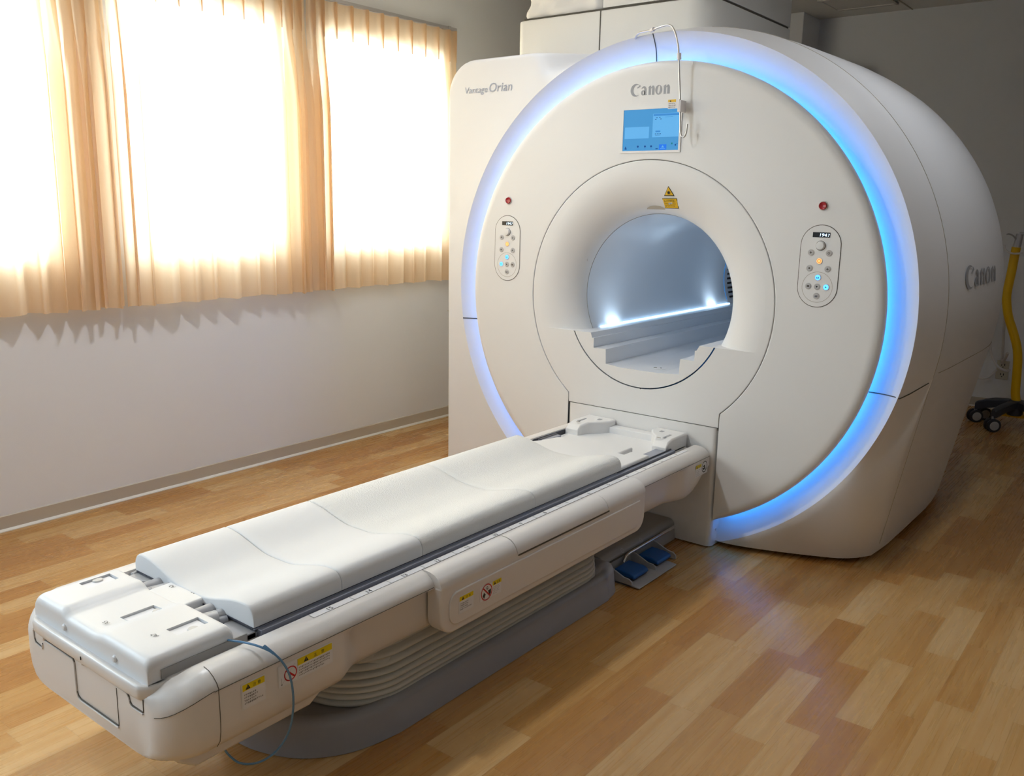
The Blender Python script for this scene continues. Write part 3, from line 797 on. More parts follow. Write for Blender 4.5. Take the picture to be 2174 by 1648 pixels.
# control panels and red buttons
def control(cx, mirror, label):
    z0 = -.0
    mb = MB(); out = rrect(cx - .078, cx + .078, 1.090, 1.405, .0779, 12)
    inn = rrect(cx - .0755, cx + .0755, 1.0925, 1.4025, .0754, 12)
    plate2(mb, FACE, out, -.002, .0003, 'seam'); plate2(mb, FACE, inn, .0002, .0012, 'face')
    ring2(mb, FACE, cx, 1.168, .0575, .0590, .0015, 'seamsoft', 40)
    p = mb.build('control_panel', parent=SC, smooth=0); p['label'] = label
    mb = MB(); rect2(mb, FACE, cx - .0335, cx + .0335, 1.357, 1.376, .0018, 'display'); fr2 = Frame((cx, -.0006, 1.3605), (1, 0, 0), (0, 0, 1))
    text2(mb, fr2, '194', -.006, 0, .017, .0022, 'digit', width=.026, shear=.15)
    text2(mb, fr2, '7', .024, 0, .015, .0022, 'digit', width=.006, shear=.15)
    mb.build('display', parent=p, smooth=0, merge=False, recalc=False)
    mb = MB(); mb.lathe((cx, -.0016, 1.326), (0, -1, 0), [(.0175, 0), (.0165, .002), (.0155, .009), (.014, .011), (.0, .0115)], 'face', 28)
    mb.lathe((cx, -.0016, 1.326), (0, -1, 0), [(.0195, 0), (.0175, .001)], 'seam', 28); mb.build('knob', parent=p)
    s = -1 if mirror else 1
    bts = [(-.0345, 1.299, 'btn'), (.0345, 1.299, 'btn'), (0, 1.268, 'orangelit'), (-.0355, 1.239, 'btn'), (.0345, 1.239, 'btn'), (0, 1.205, 'bluelit'),
           (-s * .0345, 1.170, 'btn'), (0, 1.170, 'btn'), (s * .0345, 1.170, 'bluelit'), (0, 1.134, 'btn')]
    for k, (dx, z, m) in enumerate(bts):
        mb = MB(); mb.lathe((cx + dx, -.0016, z), (0, -1, 0), [(.0125, 0), (.0125, .0016), (.0105, .0022), (.0102, .0012)], 'btnring', 20)
        mb.lathe((cx + dx, -.0016, z), (0, -1, 0), [(.0102, .0012), (.009, .0024), (0, .0026)], m, 20)
        fr3 = Frame((cx + dx, -.0045, z), (1, 0, 0), (0, 0, 1)); r = .0045
        if k in (1,): ring2(mb, fr3, 0, 0, r * .6, r, 0, 'seam', 12)
        elif k == 2: poly2(mb, fr3, [(-r, r * .8), (r, r * .8), (0, -r)], 0, 'orangelit'); ring2(mb, fr3, 0, 0, r * 1.2, r * 1.5, 0, 'redp', 16)
        elif k in (7,): poly2(mb, fr3, [(-r, r), (r, r * .2), (-r * .4, -r)], 0, 'black')
        elif k in (6,): rect2(mb, fr3, -r, r, -r * .8, r * .8, 0, 'seam')
        elif k in (8,): poly2(mb, fr3, [(-r * .7, -r * .7), (r * .8, 0), (-r * .5, r * .8)], 0, 'black')
        elif k in (5, 9): rect2(mb, fr3, -r * 1.1, r * 1.1, -r * .9, -r * .6, 0, 'black'); rect2(mb, fr3, -r, -r * .3, -r * .5, r * .5, 0, 'black'); rect2(mb, fr3, r * .4, r, -r * .5, r * .7, 0, 'black')
        elif k == 3: poly2(mb, fr3, [(-r, 0), (0, -r), (r, 0), (0, r)], 0, 'seam')
        else: rect2(mb, fr3, -r, r, -r * .3, r * .3, 0, 'seam'); rect2(mb, fr3, -r * .3, r * .3, -r, r, 0, 'seam')
        b_ = mb.build('button', parent=p, smooth=40, merge=False)
        if m == 'bluelit': b_['label'] = 'button lit blue'
        if m == 'orangelit': b_['label'] = 'button lit orange'
control(.761, False, 'control panel on the right side of the face')
control(-.761, True, 'control panel on the left side of the face')
for cx in (-.757, .757):
    mb = MB(); mb.lathe((cx, .001, 1.475), (0, -1, 0), [(.0185, .0), (.0185, .003), (.0155, .004)], 'btnring', 28)
    mb.lathe((cx, .001, 1.475), (0, -1, 0), [(.0155, .003), (.0145, .009), (.0135, .011), (.011, .0095), (0, .009)], 'red', 28)
    o = mb.build('stop_button', parent=SC); o['label'] = 'round dark red stop button'

# ------------------------------------------------------------------ drip hook
HK = thing('drip_hook', 'thin bent metal drip hook hanging from the scanner top beside the screen', 'hook', (.13, -.05, 1.75))
pts = [(-.14, .075, 2.158), (-.11, .03, 2.164), (-.06, -.02, 2.168), (.011, -.05, 2.166), (.06, -.055, 2.174), (.088, -.055, 2.176), (.108, -.055, 2.165), (.126, -.055, 2.132), (.138, -.055, 2.09), (.143, -.055, 2.045), (.149, -.05, 1.96), (.154, -.045, 1.88), (.160, -.045, 1.79), (.163, -.045, 1.76), (.170, -.045, 1.743), (.180, -.045, 1.740), (.189, -.045, 1.755), (.192, -.045, 1.79)]
MB().tube(smooth_path(pts, 4), .0038, 'rod', 10).build('rod', parent=HK, smooth=60)
mb = MB(); mb.tube([(.004, -.044, 2.165), (.020, -.05, 2.168)], .0085, 'hookwhite', 14); mb.build('collar', parent=HK)
mb = MB(); mb.tube([(.143, -.0545, 2.065), (.1445, -.054, 2.040)], .0090, 'hookwhite', 14); mb.build('collar', parent=HK)
mb = MB(); mb.box(.146, .163, -.052, -.006, 1.838, 1.885, 'hookwhite'); mb.build('clip', parent=HK, bevel=.003)
mb = MB(); fr = Frame((.104, -.053, 1.852), (1, .0, 0), (0, .0, 1)); plate2(mb, fr, [(0, 0), (.050, 0), (.050, .036), (0, .036)], -.0008, 0, 'white')
rect2(mb, fr, 0, .036, .026, .036, .0004, 'amber'); poly2(mb, fr, [(.008, .0275), (.015, .0275), (.0115, .035)], .0007, 'black'); rect2(mb, fr, .022, .026, .028, .034, .0007, 'amber')
tiny_lines(mb, fr, .003, .040, .002, .024, 3, .0005, 'black', 9, [.9, 1, .8]); mb.build('warning_tag', parent=HK, smooth=0, merge=False)

# ------------------------------------------------------------------ patient table
TBL = thing('patient_table', 'long white patient couch on a grey floor base, reaching into the scanner dock', 'patient table', (0, -1.3, 0))
# floor base
def base_plan(s=0.):
    pts = []
    half = [(0, -2.15), (.07, -2.143), (.14, -2.122), (.212, -2.083), (.27, -2.02), (.305, -1.95), (.325, -1.86), (.33, -1.77), (.33, -1.3), (.33, -.78), (.325, -.72), (.312, -.655), (.285, -.615), (.24, -.60), (0, -.60)]
    sm = smooth_path([(x, y, 0) for x, y in half], 3)
    R_ = [(p.x, p.y) for p in sm]
    full = R_ + [(-x, y) for x, y in R_[::-1][1:-1]]
    cy = -1.37
    out = []
    for x, y in full:
        l = math.hypot(x, (y - cy)); 
        out.append((x * (1 - s / .33), cy + (y - cy) * (1 - s / .78)))
    return out
lv = [(.002, 0.), (.012, .002), (.085, .008), (.097, .013), (.103, .024), (.104, .036), (.098, .045), (.092, .050)]
rows = [[(x, y, z) for x, y in base_plan(s)] for z, s in lv]
mb = MB().grid(rows, 'base', close=True); pl = base_plan(.05); mb.add([(x, y, .092) for x, y in pl], [tuple(range(len(pl)))], 'base'); pl = base_plan(0); mb.add([(x, y, .002) for x, y in pl], [tuple(range(len(pl)))], 'base')
o = mb.build('floor_base', parent=TBL, smooth=50); o['label'] = 'grey oval floor base'
# bellows
def bel_plan(s):
    pts = rrect(-.302, .302, -1.985, -.65, .20, 14, (1, 1, 1, 1)); out = []
    pts = []
    for x, y in rrect(-.302, .302, -1.985, -.65, .19, 14):
        if y > -1.2: # tighter corners at the head end
            pass
        pts.append((x * (1 - s / .30), -1.32 + (y + 1.32) * (1 - s / .66)))
    return pts
rows = []; rnd = random.Random(2)
zf = [.088, .108, .126, .143, .163, .185, .210, .236]
for k in range(len(zf) - 1):
    a, b = zf[k], zf[k + 1]
    for q in range(6):
        u = q / 6; out = .5 - .5 * math.cos(2 * PI * u)
        wob = .003 * math.sin(9 * k)
        dep = .012 + .012 * (k > 3)
        rows.append([(x, y, a + (b - a) * u) for x, y in bel_plan(dep * (1 - math.sin(PI * u) ** .6) + .0015 * k)])
rows.append([(x, y, .236) for x, y in bel_plan(.03)]); rows.append([(x, y, .30) for x, y in bel_plan(.035)])
o = MB().grid(rows, 'bellows', close=True).build('bellows', parent=TBL, smooth=50); o['label'] = 'cream ribbed bellows'
# loose crumpled cloth at the foot end above the rings
rows = []
for i in range(22):
    u = i / 21; row = []
    for j in range(14):
        v = j / 13; a = math.radians(-100 + 95 * u)
        x = .13 + .148 * math.cos(a) * (1 - .1 * v); y = -1.80 + .15 * math.sin(a) * (1 - .1 * v)
        n = .008 * math.sin(9 * u + 5 * v) + .006 * math.sin(23 * u - 9 * v)
        row.append((x + n * math.cos(a), y + n * math.sin(a), .205 + .07 * v + .006 * math.sin(12 * u)))
    rows.append(row)
MB().grid(rows, 'bellows').build('bellows_cloth', parent=TBL, smooth=60)
# cover body: half section (x,z), mirrored
def recess(y):
    return .37 - .036 * (sstep(-2.075, -1.98, y) - sstep(-.34, -.20, y))
def section(y):
    zt, w = .455, .37
    bot = .262
    if y < -2.43:
        t = (-2.43 - y) / .10; t = min(1, t); w = .272 + .098 * math.sqrt(max(0, 1 - t * t)); zt = .455 - .050 * t ** 1.6; bot = .262 - .006 * t
    e = w - .37
    sx = recess(y) + e
    end = sstep(-.22, -.012, y)
    bz = bot + .075 * end ** 2.2
    dk = min(.437, zt - .004)
    half = [(0, dk), (.292 + e, dk), (.2925 + e, zt - .002), (.30 + e, zt), (.318 + e, zt), (.336 + e, zt - .003), (.352 + e, zt - .012), (.363 + e, zt - .022), (.3695 + e, zt - .033), (.3695 + e, zt - .036)]
    lo = zt - .038
    over = .37 + e - sx
    half += [(.3695 + e, lo - .003 - .0 * over), (.3695 + e - over * .5, lo - .006 - over * .2), (sx, lo - .012 - over * .3), (sx + .0005, (lo + bz) / 2), (sx - .001, bz + .055), (sx - .006, bz + .03), (sx - .018, bz + .012), (sx - .04, bz + .002), (sx - .07, bz), (0, bz)]
    return half
ys = [-2.53, -2.5297, -2.528, -2.523, -2.515, -2.505, -2.49, -2.475, -2.46, -2.445, -2.43, -2.40, -2.2] + [-2.09 + .01 * i for i in range(13)] + [-1.8, -1.2, -.6, -.36] + [-.34 + .014 * i for i in range(11)] + [-.18, -.14, -.10, -.06, -.03, -.012]
rows = []
for y in ys:
    h = section(y); rows.append([(x, y, z) for x, z in h] + [(-x, y, z) for x, z in h[::-1][1:-1]])
mb = MB().grid(rows, 'table', close=True)
for k in (0, -1):
    r = rows[k]; n = len(r); hs = section(ys[k]); nh = len(hs)
    mb.add(r, [tuple(range(n))], 'table')
body = mb.build('couch_body', parent=TBL, smooth=40)
# seam line under the crest and the end-cap seam
mb = SplitMB('body_seam', body)
mb.tube([(.3705, y, .4185) for y in (-2.43, -1.737)], .0008, 'seam', 6); mb.tube([(.3705, y, .4185) for y in (-.60, -.012)], .0008, 'seam', 6)
s = section(-2.42); mb.tube([(x + .0006 * (x > .34), -2.42, z + .0006 * (z > .43)) for x, z in s if x > .3 and z > .27], .0008, 'seam', 6)
mb.tube([(section(y)[8][0] + .0004, y, section(y)[8][1] - .002) for y in (-2.43, -2.445, -2.46, -2.475, -2.49, -2.505, -2.515, -2.523, -2.528)], .0008, 'seam', 6)
# under tray
mb = MB(); mb.prism([(-2.45, .222), (-2.13, .222), (-2.10, .24), (-2.075, .27), (-2.06, .285), (-2.50, .285), (-2.49, .25)], -.315, .315, 0); mb.build('under_tray', 'table', parent=TBL, bevel=.012)
# rails
for sx in (1, -1):
    mb = MB(); a, b = (.263, .279) if sx > 0 else (-.279, -.263); mb.box(a, b, -2.24, -.155, .4372, .4575, 'rail'); a, b = (.258, .264) if sx > 0 else (-.264, -.258); mb.box(a, b, -2.235, -.16, .438, .4625, 'darkrail')
    mb.build('side_rail', parent=TBL, bevel=.0015, seg=1)
    mb = MB(); a, b = (.279, .293) if sx > 0 else (-.293, -.279); mb.box(a, b, -2.26, -.02, .4372, .4405, 'darkrail'); mb.build('rail_groove', parent=TBL, smooth=0)
# scale strip with numbers
mb = MB(); mb.box(.300, .3185, -2.115, -.12, .4552, .4556, 'white')
fr = Frame((0, 0, .4560), (0, -1, 0), (1, 0, 0))
fr = Frame((.3, 0, .4560), (0, 1, 0), (-1, 0, 0))
mb.add([(.3185, -2.115, .4558), (.3192, -2.115, .4558), (.3192, -.12, .4558), (.3185, -.12, .4558)], [(0, 1, 2, 3)], 'logo')
for k in range(15):
    yt = -2.115 + .1325 * k
    mb.add([(.299, yt, .4559), (.3192, yt, .4559), (.3192, yt + .0014, .4559), (.299, yt + .0014, .4559)], [(0, 1, 2, 3)], 'black')
    n = 15 - k
    if n > 0:
        text2(mb, fr, str(n), yt + .052, -.0165, .0205, .0002, 'black')
mb.build('scale_strip', parent=TBL, smooth=0, merge=False, recalc=False)
# white deck ahead of the pads
mb = MB()
hp = [(-.235, -.60), (.262, -.60), (.262, -.345), (.175, -.345), (.175, -.40), (.150, -.40), (.150, -.285), (-.12, -.285), (-.185, -.36), (-.21, -.45), (-.235, -.50)]
mb.prism(hp, .437, .474, 2); o = mb.build('head_plate', 'box', parent=TBL, bevel=.007, seg=3)
MB().box(-.25, .256, -.42, -.02, .4372, .446).build('end_deck', 'box', parent=TBL, bevel=.002)
mb = MB(); mb.box(.205, .258, -.385, -.16, .446, .458, 'rail'); mb.build('rail_end', parent=TBL, bevel=.002)
mb = MB(); mb.box(-.254, -.215, -.405, -.285, .446, .4615, 'rail'); mb.box(-.250, -.236, -.41, -.28, .4618, .463, 'darkrail'); mb.build('rail_end', parent=TBL, bevel=.002)
# dock block: two horns joined by a crossbar
mb = MB()
for sx in (1, -1):
    a, b = (.115, .256) if sx > 0 else (-.256, -.115)
    if sx > 0: pts = [(a + .02, -.02), (a, -.07), (a + .022, -.125), (a + .06, -.17)]
    else: pts = [(b - .0, -.02), (b, -.07), (b - .05, -.13), (b - .075, -.17)]
    rows = []
    xo = b if sx > 0 else a
    inner = [(-.006, .105), (-.05, .105), (-.095, .130), (-.135, .170), (-.175, .185), (-.195, .188)]
    def H(y): return .500 if y > -.165 else .500 - (.030 * (-.165 - y) / .030)
    sec = []
    for y, xi in inner:
        z = H(y); x1, x0 = sx * .256, sx * xi
        sec.append([(x0, y, .437), (x0, y, z - .006), (x0 + sx * .006, y, z), (x1 - sx * .006, y, z), (x1, y, z - .006), (x1, y, .437)])
    mb.grid(sec); n = 6
    mb.add(sec[0], [tuple(range(n))]); mb.add(sec[-1], [tuple(range(n))])
mb.box(-.12, .12, -.055, -.006, .437, .474)
dock = mb.build('dock_block', 'box', parent=TBL, bevel=.003, smooth=30)
mb = SplitMB('dock_slot', dock)
for sx in (1, -1):
    mb.box(sx * .218 - .005, sx * .218 + .005, -.15, -.085, .5003, .5012, 'logo'); mb.box(sx * .160 - .008, sx * .160 + .008, -.068, -.048, .5003, .5012, 'logo')
    mb.box(sx * .205 - .012, sx * .205 + .006, -.166, -.160, .5003, .5012, 'seamsoft')
# side flap
mb = MB(); pl = rrect(-1.735, -.602, .270, .419, .055, 8, (0, 0, 1, 1)); mb.prism(pl, .340, .394, 0)
flap = mb.build('side_flap', 'table', parent=TBL, bevel=.007, seg=3)
mb = MB(); pl = rrect(-1.702, -.645, .292, .392, .036, 8, (0, 1, 1, 1)); mb.prism(pl, .392, .3985, 0); mb.build('flap_panel', 'table', parent=flap, bevel=.005, seg=3)
def crest(y0, y1, k=0.):
    prof = [(.321, .4555), (.335, .4575 + k), (.352, .4565 + k), (.368, .452 + k), (.381, .443 + k), (.390, .431 + k), (.3945 + k, .419), (.3945 + k, .412), (.36, .412)]
    n = len(prof); m_ = MB(); rows = [[(x, y, z) for x, z in prof] for y in (y0, y1)]
    m_.grid(rows, 'table'); m_.add(rows[0], [tuple(range(n))], 'table'); m_.add(rows[1], [tuple(range(n))], 'table'); return m_
for a, b, nm, k in ((-1.733, -1.392, 'flap_hinge', 0), (-1.389, -.868, 'flap_handle', .0012), (-.865, -.604, 'flap_hinge', 0)):
    crest(a, b, k).build(nm, parent=flap, smooth=30)
mb = MB(); mb.box(.3935, .3965, -1.385, -.862, .4065, .4115, 'seam')
mb.add([(.319, -1.733, .4559), (.322, -1.733, .4559), (.322, -.604, .4559), (.319, -.604, .4559)], [(0, 1, 2, 3)], 'seam'); mb.build('flap_slot', parent=flap, smooth=0)

# foot-end tray lip
path = [(.266, -2.47), (.268, -2.50), (.250, -2.524), (.21, -2.531), (0, -2.532), (-.21, -2.531), (-.250, -2.524), (-.268, -2.50), (-.266, -2.47)]
sp = smooth_path([(x, y, 0) for x, y in path], 5); rows = []
for i, p in enumerate(sp):
    a = sp[max(0, i - 1)]; b = sp[min(len(sp) - 1, i + 1)]; t = (b - a).normalized(); nrm = Vector((-t.y, t.x, 0)) * 1
    if nrm.dot(Vector((p.x, p.y + 2.3, 0))) < 0: nrm = -nrm
    rows.append([p + nrm * d + Vector((0, 0, z)) for d, z in ((-.012, .400), (.004, .398), (.007, .403), (.008, .422), (.006, .430), (.001, .433), (-.005, .431), (-.012, .427))])
n = 8; mb = MB().grid(rows, close=True); mb.add(rows[0], [tuple(range(n))]); mb.add(rows[-1], [tuple(range(n))])
mb.build('tray_lip', 'table', parent=TBL, smooth=50)
# grooves and panels of the end face
def groove(mb, pts, w=.0022, m='seam', y=-2.5305, lip=True):
    w *= .62
    mb.tube([(x, y, z) for x, z in pts], w, m, 6)
    if lip: mb.tube([(x, y - .001, z - w * 2.4) for x, z in pts], w * 1.3, 'table', 6)
mb = MB()
groove(mb, [(-.256, .402), (-.254, .378), (-.248, .368), (-.214, .364), (-.212, .376)])
groove(mb, [(-.212, .392), (-.055, .392), (-.050, .386), (-.049, .310), (-.043, .298), (-.030, .293), (.140, .293)], .003)
groove(mb, [(.141, .293), (.142, .398)], .0012, lip=False)
groove(mb, [(.142, .397), (.188, .397), (.196, .390), (.199, .378), (.208, .371), (.252, .371)], .0028); groove(mb, [(.2535, .371), (.2545, .402)], .0016, lip=False)
mb.box(.141, .150, -2.533, -2.528, .396, .406, 'darkgap')
mb.build('access_panel', parent=body, smooth=60)
for x, z in ((-.2, .396), (-.007, .399), (.165, .404)): mb = MB(); mb.lathe((x, -2.529, z), (0, -1, 0), [(.009, 0), (.0085, .004), (.006, .0065), (0, .0075)], 'table', 16); mb.build('end_stud', parent=body)
# connector box
xs_e = [-.262, -.2605, -.257, -.252, -.245]; 
slots = [(-.234, -.187, -2.42, -2.338), (0.0, .041, -2.438, -2.352), (.159, .203, -2.412, -2.331)]
X0, X1, Y0, Y1 = -.262, .262, -2.520, -2.305
def prof_h(d, r=.022):
    if d >= r: return 0
    return -(r - math.sqrt(max(0, r * r - (r - d) ** 2)))
gx = sorted(set([round(v, 4) for v in [X0 + r for r in (0, .001, .004, .008, .014, .022)] + [X1 - r for r in (0, .001, .004, .008, .014, .022)] + [s_[i] for s_ in slots for i in (0, 1)] + [-.15 + .01 * i for i in range(31)]]))
gy = sorted(set([round(v, 4) for v in [Y0 + r for r in (0, .001, .004, .008, .014, .022)] + [Y1 - r for r in (0, .001, .004, .008, .014)] + [s_[i] for s_ in slots for i in (2, 3)]]))
def top_h(x, y):
    dip = .012 * (sstep(-.128, -.095, x) - sstep(.02, .075, x) * .9)
    return .490 - dip + .002 * math.exp(-((x + .135) / .02) ** 2)
def hz(x, y):
    d = min(x - X0, X1 - x); e = y - Y0; g = Y1 - y
    return top_h(x, y) + min(prof_h(max(d, 0)), 0) + prof_h(max(e, 0)) + prof_h(max(g, 0), .012)
mb = MB()
def inslot(x, y):
    return any(a < x < b and c < y < d for a, b, c, d in slots)
for i in range(len(gx) - 1):
    for j in range(len(gy) - 1):
        xa, xb, ya, yb = gx[i], gx[i + 1], gy[j], gy[j + 1]
        if inslot((xa + xb) / 2, (ya + yb) / 2): continue
        mb.add([(xa, ya, hz(xa, ya)), (xb, ya, hz(xb, ya)), (xb, yb, hz(xb, yb)), (xa, yb, hz(xa, yb))], [(0, 1, 2, 3)])
for i in range(len(gx) - 1):
    for yv in (Y0, Y1):
        a, b = gx[i], gx[i + 1]; mb.add([(a, yv, hz(a, yv)), (b, yv, hz(b, yv)), (b, yv, .402), (a, yv, .402)], [(0, 1, 2, 3)])
for j in range(len(gy) - 1):
    for xv in (X0, X1):
        a, b = gy[j], gy[j + 1]; mb.add([(xv, a, hz(xv, a)), (xv, b, hz(xv, b)), (xv, b, .434), (xv, a, .434)], [(0, 1, 2, 3)])
for a, b, c, d in slots:
    zf = top_h((a + b) / 2, -2.4) - .009
    for (p, q) in (((a, c), (b, c)), ((b, c), (b, d)), ((b, d), (a, d)), ((a, d), (a, c))):
        mb.add([(p[0], p[1], hz(*p)), (q[0], q[1], hz(*q)), (q[0], q[1], zf), (p[0], p[1], zf)], [(0, 1, 2, 3)])
    mb.add([(a, c, zf), (b, c, zf), (b, d, zf), (a, d, zf)], [(0, 1, 2, 3)])
cb = mb.build('connector_box', 'box', parent=TBL, smooth=60)
MB().box(.262, .2655, -2.49, -2.27, .4372, .458).build('box_groove_shade', 'housing', parent=cb, smooth=0)  # added dark strip, painted shade of the groove between box and crest
# tongue under the first pad
mb = MB(); mb.prism(rrect(-.095, .055, -2.315, -2.16, .012, 4), .445, .4765, 2); tg = mb.build('box_tongue', 'box', parent=cb, bevel=.007, seg=3)
for (a, b, c, d), k in zip(slots, range(3)):
    zf = top_h((a + b) / 2, -2.4) - .009; mb = MB(); mb.box(a + .002, b - .002, c + .002, d - .002, zf, zf + .0006, 'darkgap'); mb.box(a + .003, b - .001, c + .001, d - .004, zf + .0008, zf + .0035, 'white')
    xc = {0: a + .008, 1: b - .010, 2: b - .006}[k]; yc = {0: c + .045, 1: d - .006, 2: c + .045}[k]
    mb.lathe((xc, yc, zf + .0035), (0, 0, 1), [(.014, 0), (.012, .0035), (0, .0045)], 'btnring', 20)
    mb.build('slot_cover', parent=cb)
def lab(s, x, y, z, sz):
    mb = MB(); fr = Frame((x, y, z), (-1, 0, 0), (0, -1, 0)); text2(mb, fr, s, 0, 0, sz, 0, 'black'); mb.build('box_lettering', parent=cb, smooth=0, merge=False, recalc=False)
lab('A5', .016, -2.470, .4812, .016); lab('A7', .176, -2.440, .4905, .016); lab('A3', -.055, -2.258, .4772, .015); lab('A4', .020, -2.242, .4772, .015)
for x, z in ((-.107, .449), (.126, .449)): mb = MB(); mb.lathe((x, Y0 + .0015, z), (0, -1, 0), [(.009, 0), (.0085, .004), (.006, .0065), (0, .0075)], 'box', 16); mb.build('box_stud', parent=cb)
mb = MB(); mb.box(.004, .006, -2.5415, -2.5395, .412, .420, 'black')
mb.build('lip_mark', parent=cb)
# grey coil plugs and brackets between box and pad
for x0 in (-.145, .092):
    mb = MB(); mb.cyl((x0, -2.325, .455), (0, 1, 0), .019, .09, 'greypl', 20); mb.cyl((x0 + .03, -2.31, .457), (.25, 1, 0), .016, .075, 'greypl', 20)
    mb.cyl((x0 + .043, -2.297, .457), (.25, 1, 0), .017, .03, 'btn', 20); mb.cyl((x0 + .062, -2.272, .452), (.3, .9, 0), .012, .02, 'base', 16)
    mb.build('coil_plug', parent=TBL)
mb = MB(); mb.box(-.262, .262, -2.27, -2.235, .4375, .449, 'base'); mb.prism([(-.255, -2.30), (-.235, -2.30), (-.16, -2.245), (-.255, -2.245)], .438, .456, 2, 'greypl'); mb.prism([(.262, -2.305), (.20, -2.30), (.15, -2.245), (.262, -2.245)], .438, .452, 2, 'greypl')
mb.build('foot_bracket', parent=TBL, smooth=0)
mb = MB(); mb.tube([(-.262, -2.262, .450), (-.262, -2.24, .452)], .009, 'greypl', 14); mb.box(-.258, .262, -2.252, -2.236, .4585, .4625, 'darkrail'); mb.box(-.265, .265, -2.25, -.60, .4575, .4605, 'rail'); mb.build('slide_plate', parent=TBL, smooth=30)
# stickers on the side of the couch
def side_sticker(name, x, y0, y1, z0, z1, fn):
    mb = MB(); fr = Frame((x, y0, z0), (0, 1, 0), (0, 0, 1)); fn(mb, fr, y1 - y0, z1 - z0); return mb.build(name, parent=TBL, smooth=0, merge=False, recalc=False)
def st_plain(mb, fr, w, h):
    plate2(mb, fr, rrect(-.003, w + .003, -.003, h + .003, .003, 3), -.0003, 0, 'box'); rect2(mb, fr, 0, w, 0, h, .0003, 'white'); warn_head(mb, fr, 0, w, h * .73, h, .0006)
    tiny_lines(mb, fr, w * .06, w * .96, h * .14, h * .62, 4, .0006, 'black', 3, [.66, .72, .62, 1.])
def st_wide(mb, fr, w, h):
    plate2(mb, fr, rrect(-.003, w + .003, -.003, h + .003, .003, 3), -.0003, 0, 'box'); rect2(mb, fr, 0, w, 0, h, .0003, 'white')
    a = w * .335; warn_head(mb, fr, a, w, h * .66, h, .0006); rect2(mb, fr, a - .0006, a, 0, h, .0006, 'logo')
    tiny_lines(mb, fr, a + w * .02, w * .98, h * .06, h * .6, 4, .0006, 'black', 8, [1., 1., 1., .8])
    r = .0185; cx, cy = w * .20, h * .46; ring2(mb, fr, cx, cy, r * .84, r, .0007, 'redp', 40)
    d = r * .86 * .707; e = .0016; poly2(mb, fr, [(cx - d - e, cy + d - e), (cx - d + e, cy + d + e), (cx + d + e, cy - d + e), (cx + d - e, cy - d - e)], .0009, 'redp')
    poly2(mb, fr, [(w * .03, h * .06), (w * .034, h * .06), (w * .29, h * .88), (w * .286, h * .88)], .0005, 'logo'); rect2(mb, fr, w * .02, w * .05, h * .05, h * .12, .0006, 'logo'); rect2(mb, fr, w * .03, w * .036, h * .05, h * .42, .0006, 'logo')
def st_hand(mb, fr, w, h):
    rect2(mb, fr, 0, w, 0, h, .0002, 'white')
    a = w * .58; warn_head(mb, fr, a, w, h * .72, h, .0006); tiny_lines(mb, fr, a + w * .02, w * .96, h * .08, h * .66, 5, .0006, 'logo', 5, [.9, 1, .9, 1, .6])
    r = w * .26; cx, cy = w * .30, h * .50; ring2(mb, fr, cx, cy, r * .88, r, .0007, 'redp', 40)
    d = r * .88 * .707; e = r * .06; poly2(mb, fr, [(cx - d - e, cy + d - e), (cx - d + e, cy + d + e), (cx + d + e, cy - d + e), (cx + d - e, cy - d - e)], .0009, 'redp')
    poly2(mb, fr, [(cx + r * .25, cy + r * .1), (cx + r * .8, cy + r * .2), (cx + r * .75, cy - r * .35), (cx + r * .45, cy - r * .65), (cx + r * .35, cy - r * .15)], .0006, 'black')
    poly2(mb, fr, [(cx - r * .7, cy - r * .3), (cx - r * .45, cy + r * .1), (cx - r * .3, cy - r * .15), (cx - r * .15, cy - r * .2), (cx - r * .45, cy - r * .7)], .0006, 'black')
    ring2(mb, fr, cx + r * .1, cy + r * .5, r * .1, r * .17, .0006, 'black', 10); rect2(mb, fr, cx, cx + r * .35, cy + r * .28, cy + r * .33, .0006, 'black')
def st_end(mb, fr, w, h):
    rect2(mb, fr, 0, w, 0, h, .0002, 'white'); warn_head(mb, fr, 0, w * .45, h * .72, h, .0006); tiny_lines(mb, fr, w * .03, w * .44, h * .05, h * .65, 4, .0006, 'logo', 6)
    cx, cy, r = w * .72, h * .62, w * .22; ring2(mb, fr, cx, cy, r * .86, r, .0007, 'black', 28, 1.); poly2(mb, fr, [(cx - r * .7, cy + r * .1), (cx, cy + r * .35), (cx + r * .5, cy - r * .6), (cx + r * .3, cy - r * .7), (cx - r * .1, cy)], .0008, 'black')
    poly2(mb, fr, [(cx - r * .8, cy - r * .2), (cx + r * .3, cy - r * .1), (cx - r * .2, cy - r * .6)], .0008, 'black')
side_sticker('warning_sticker', .3715, -2.362, -2.303, .345, .403, st_plain)
side_sticker('warning_sticker', .3715, -2.262, -2.105, .353, .403, st_wide)
side_sticker('warning_sticker', .3992, -1.663, -1.603, .322, .371, st_plain)
side_sticker('warning_sticker', .3992, -1.572, -1.474, .322, .368, st_hand)
side_sticker('warning_sticker', .3715, -.142, -.030, .352, .403, st_end)

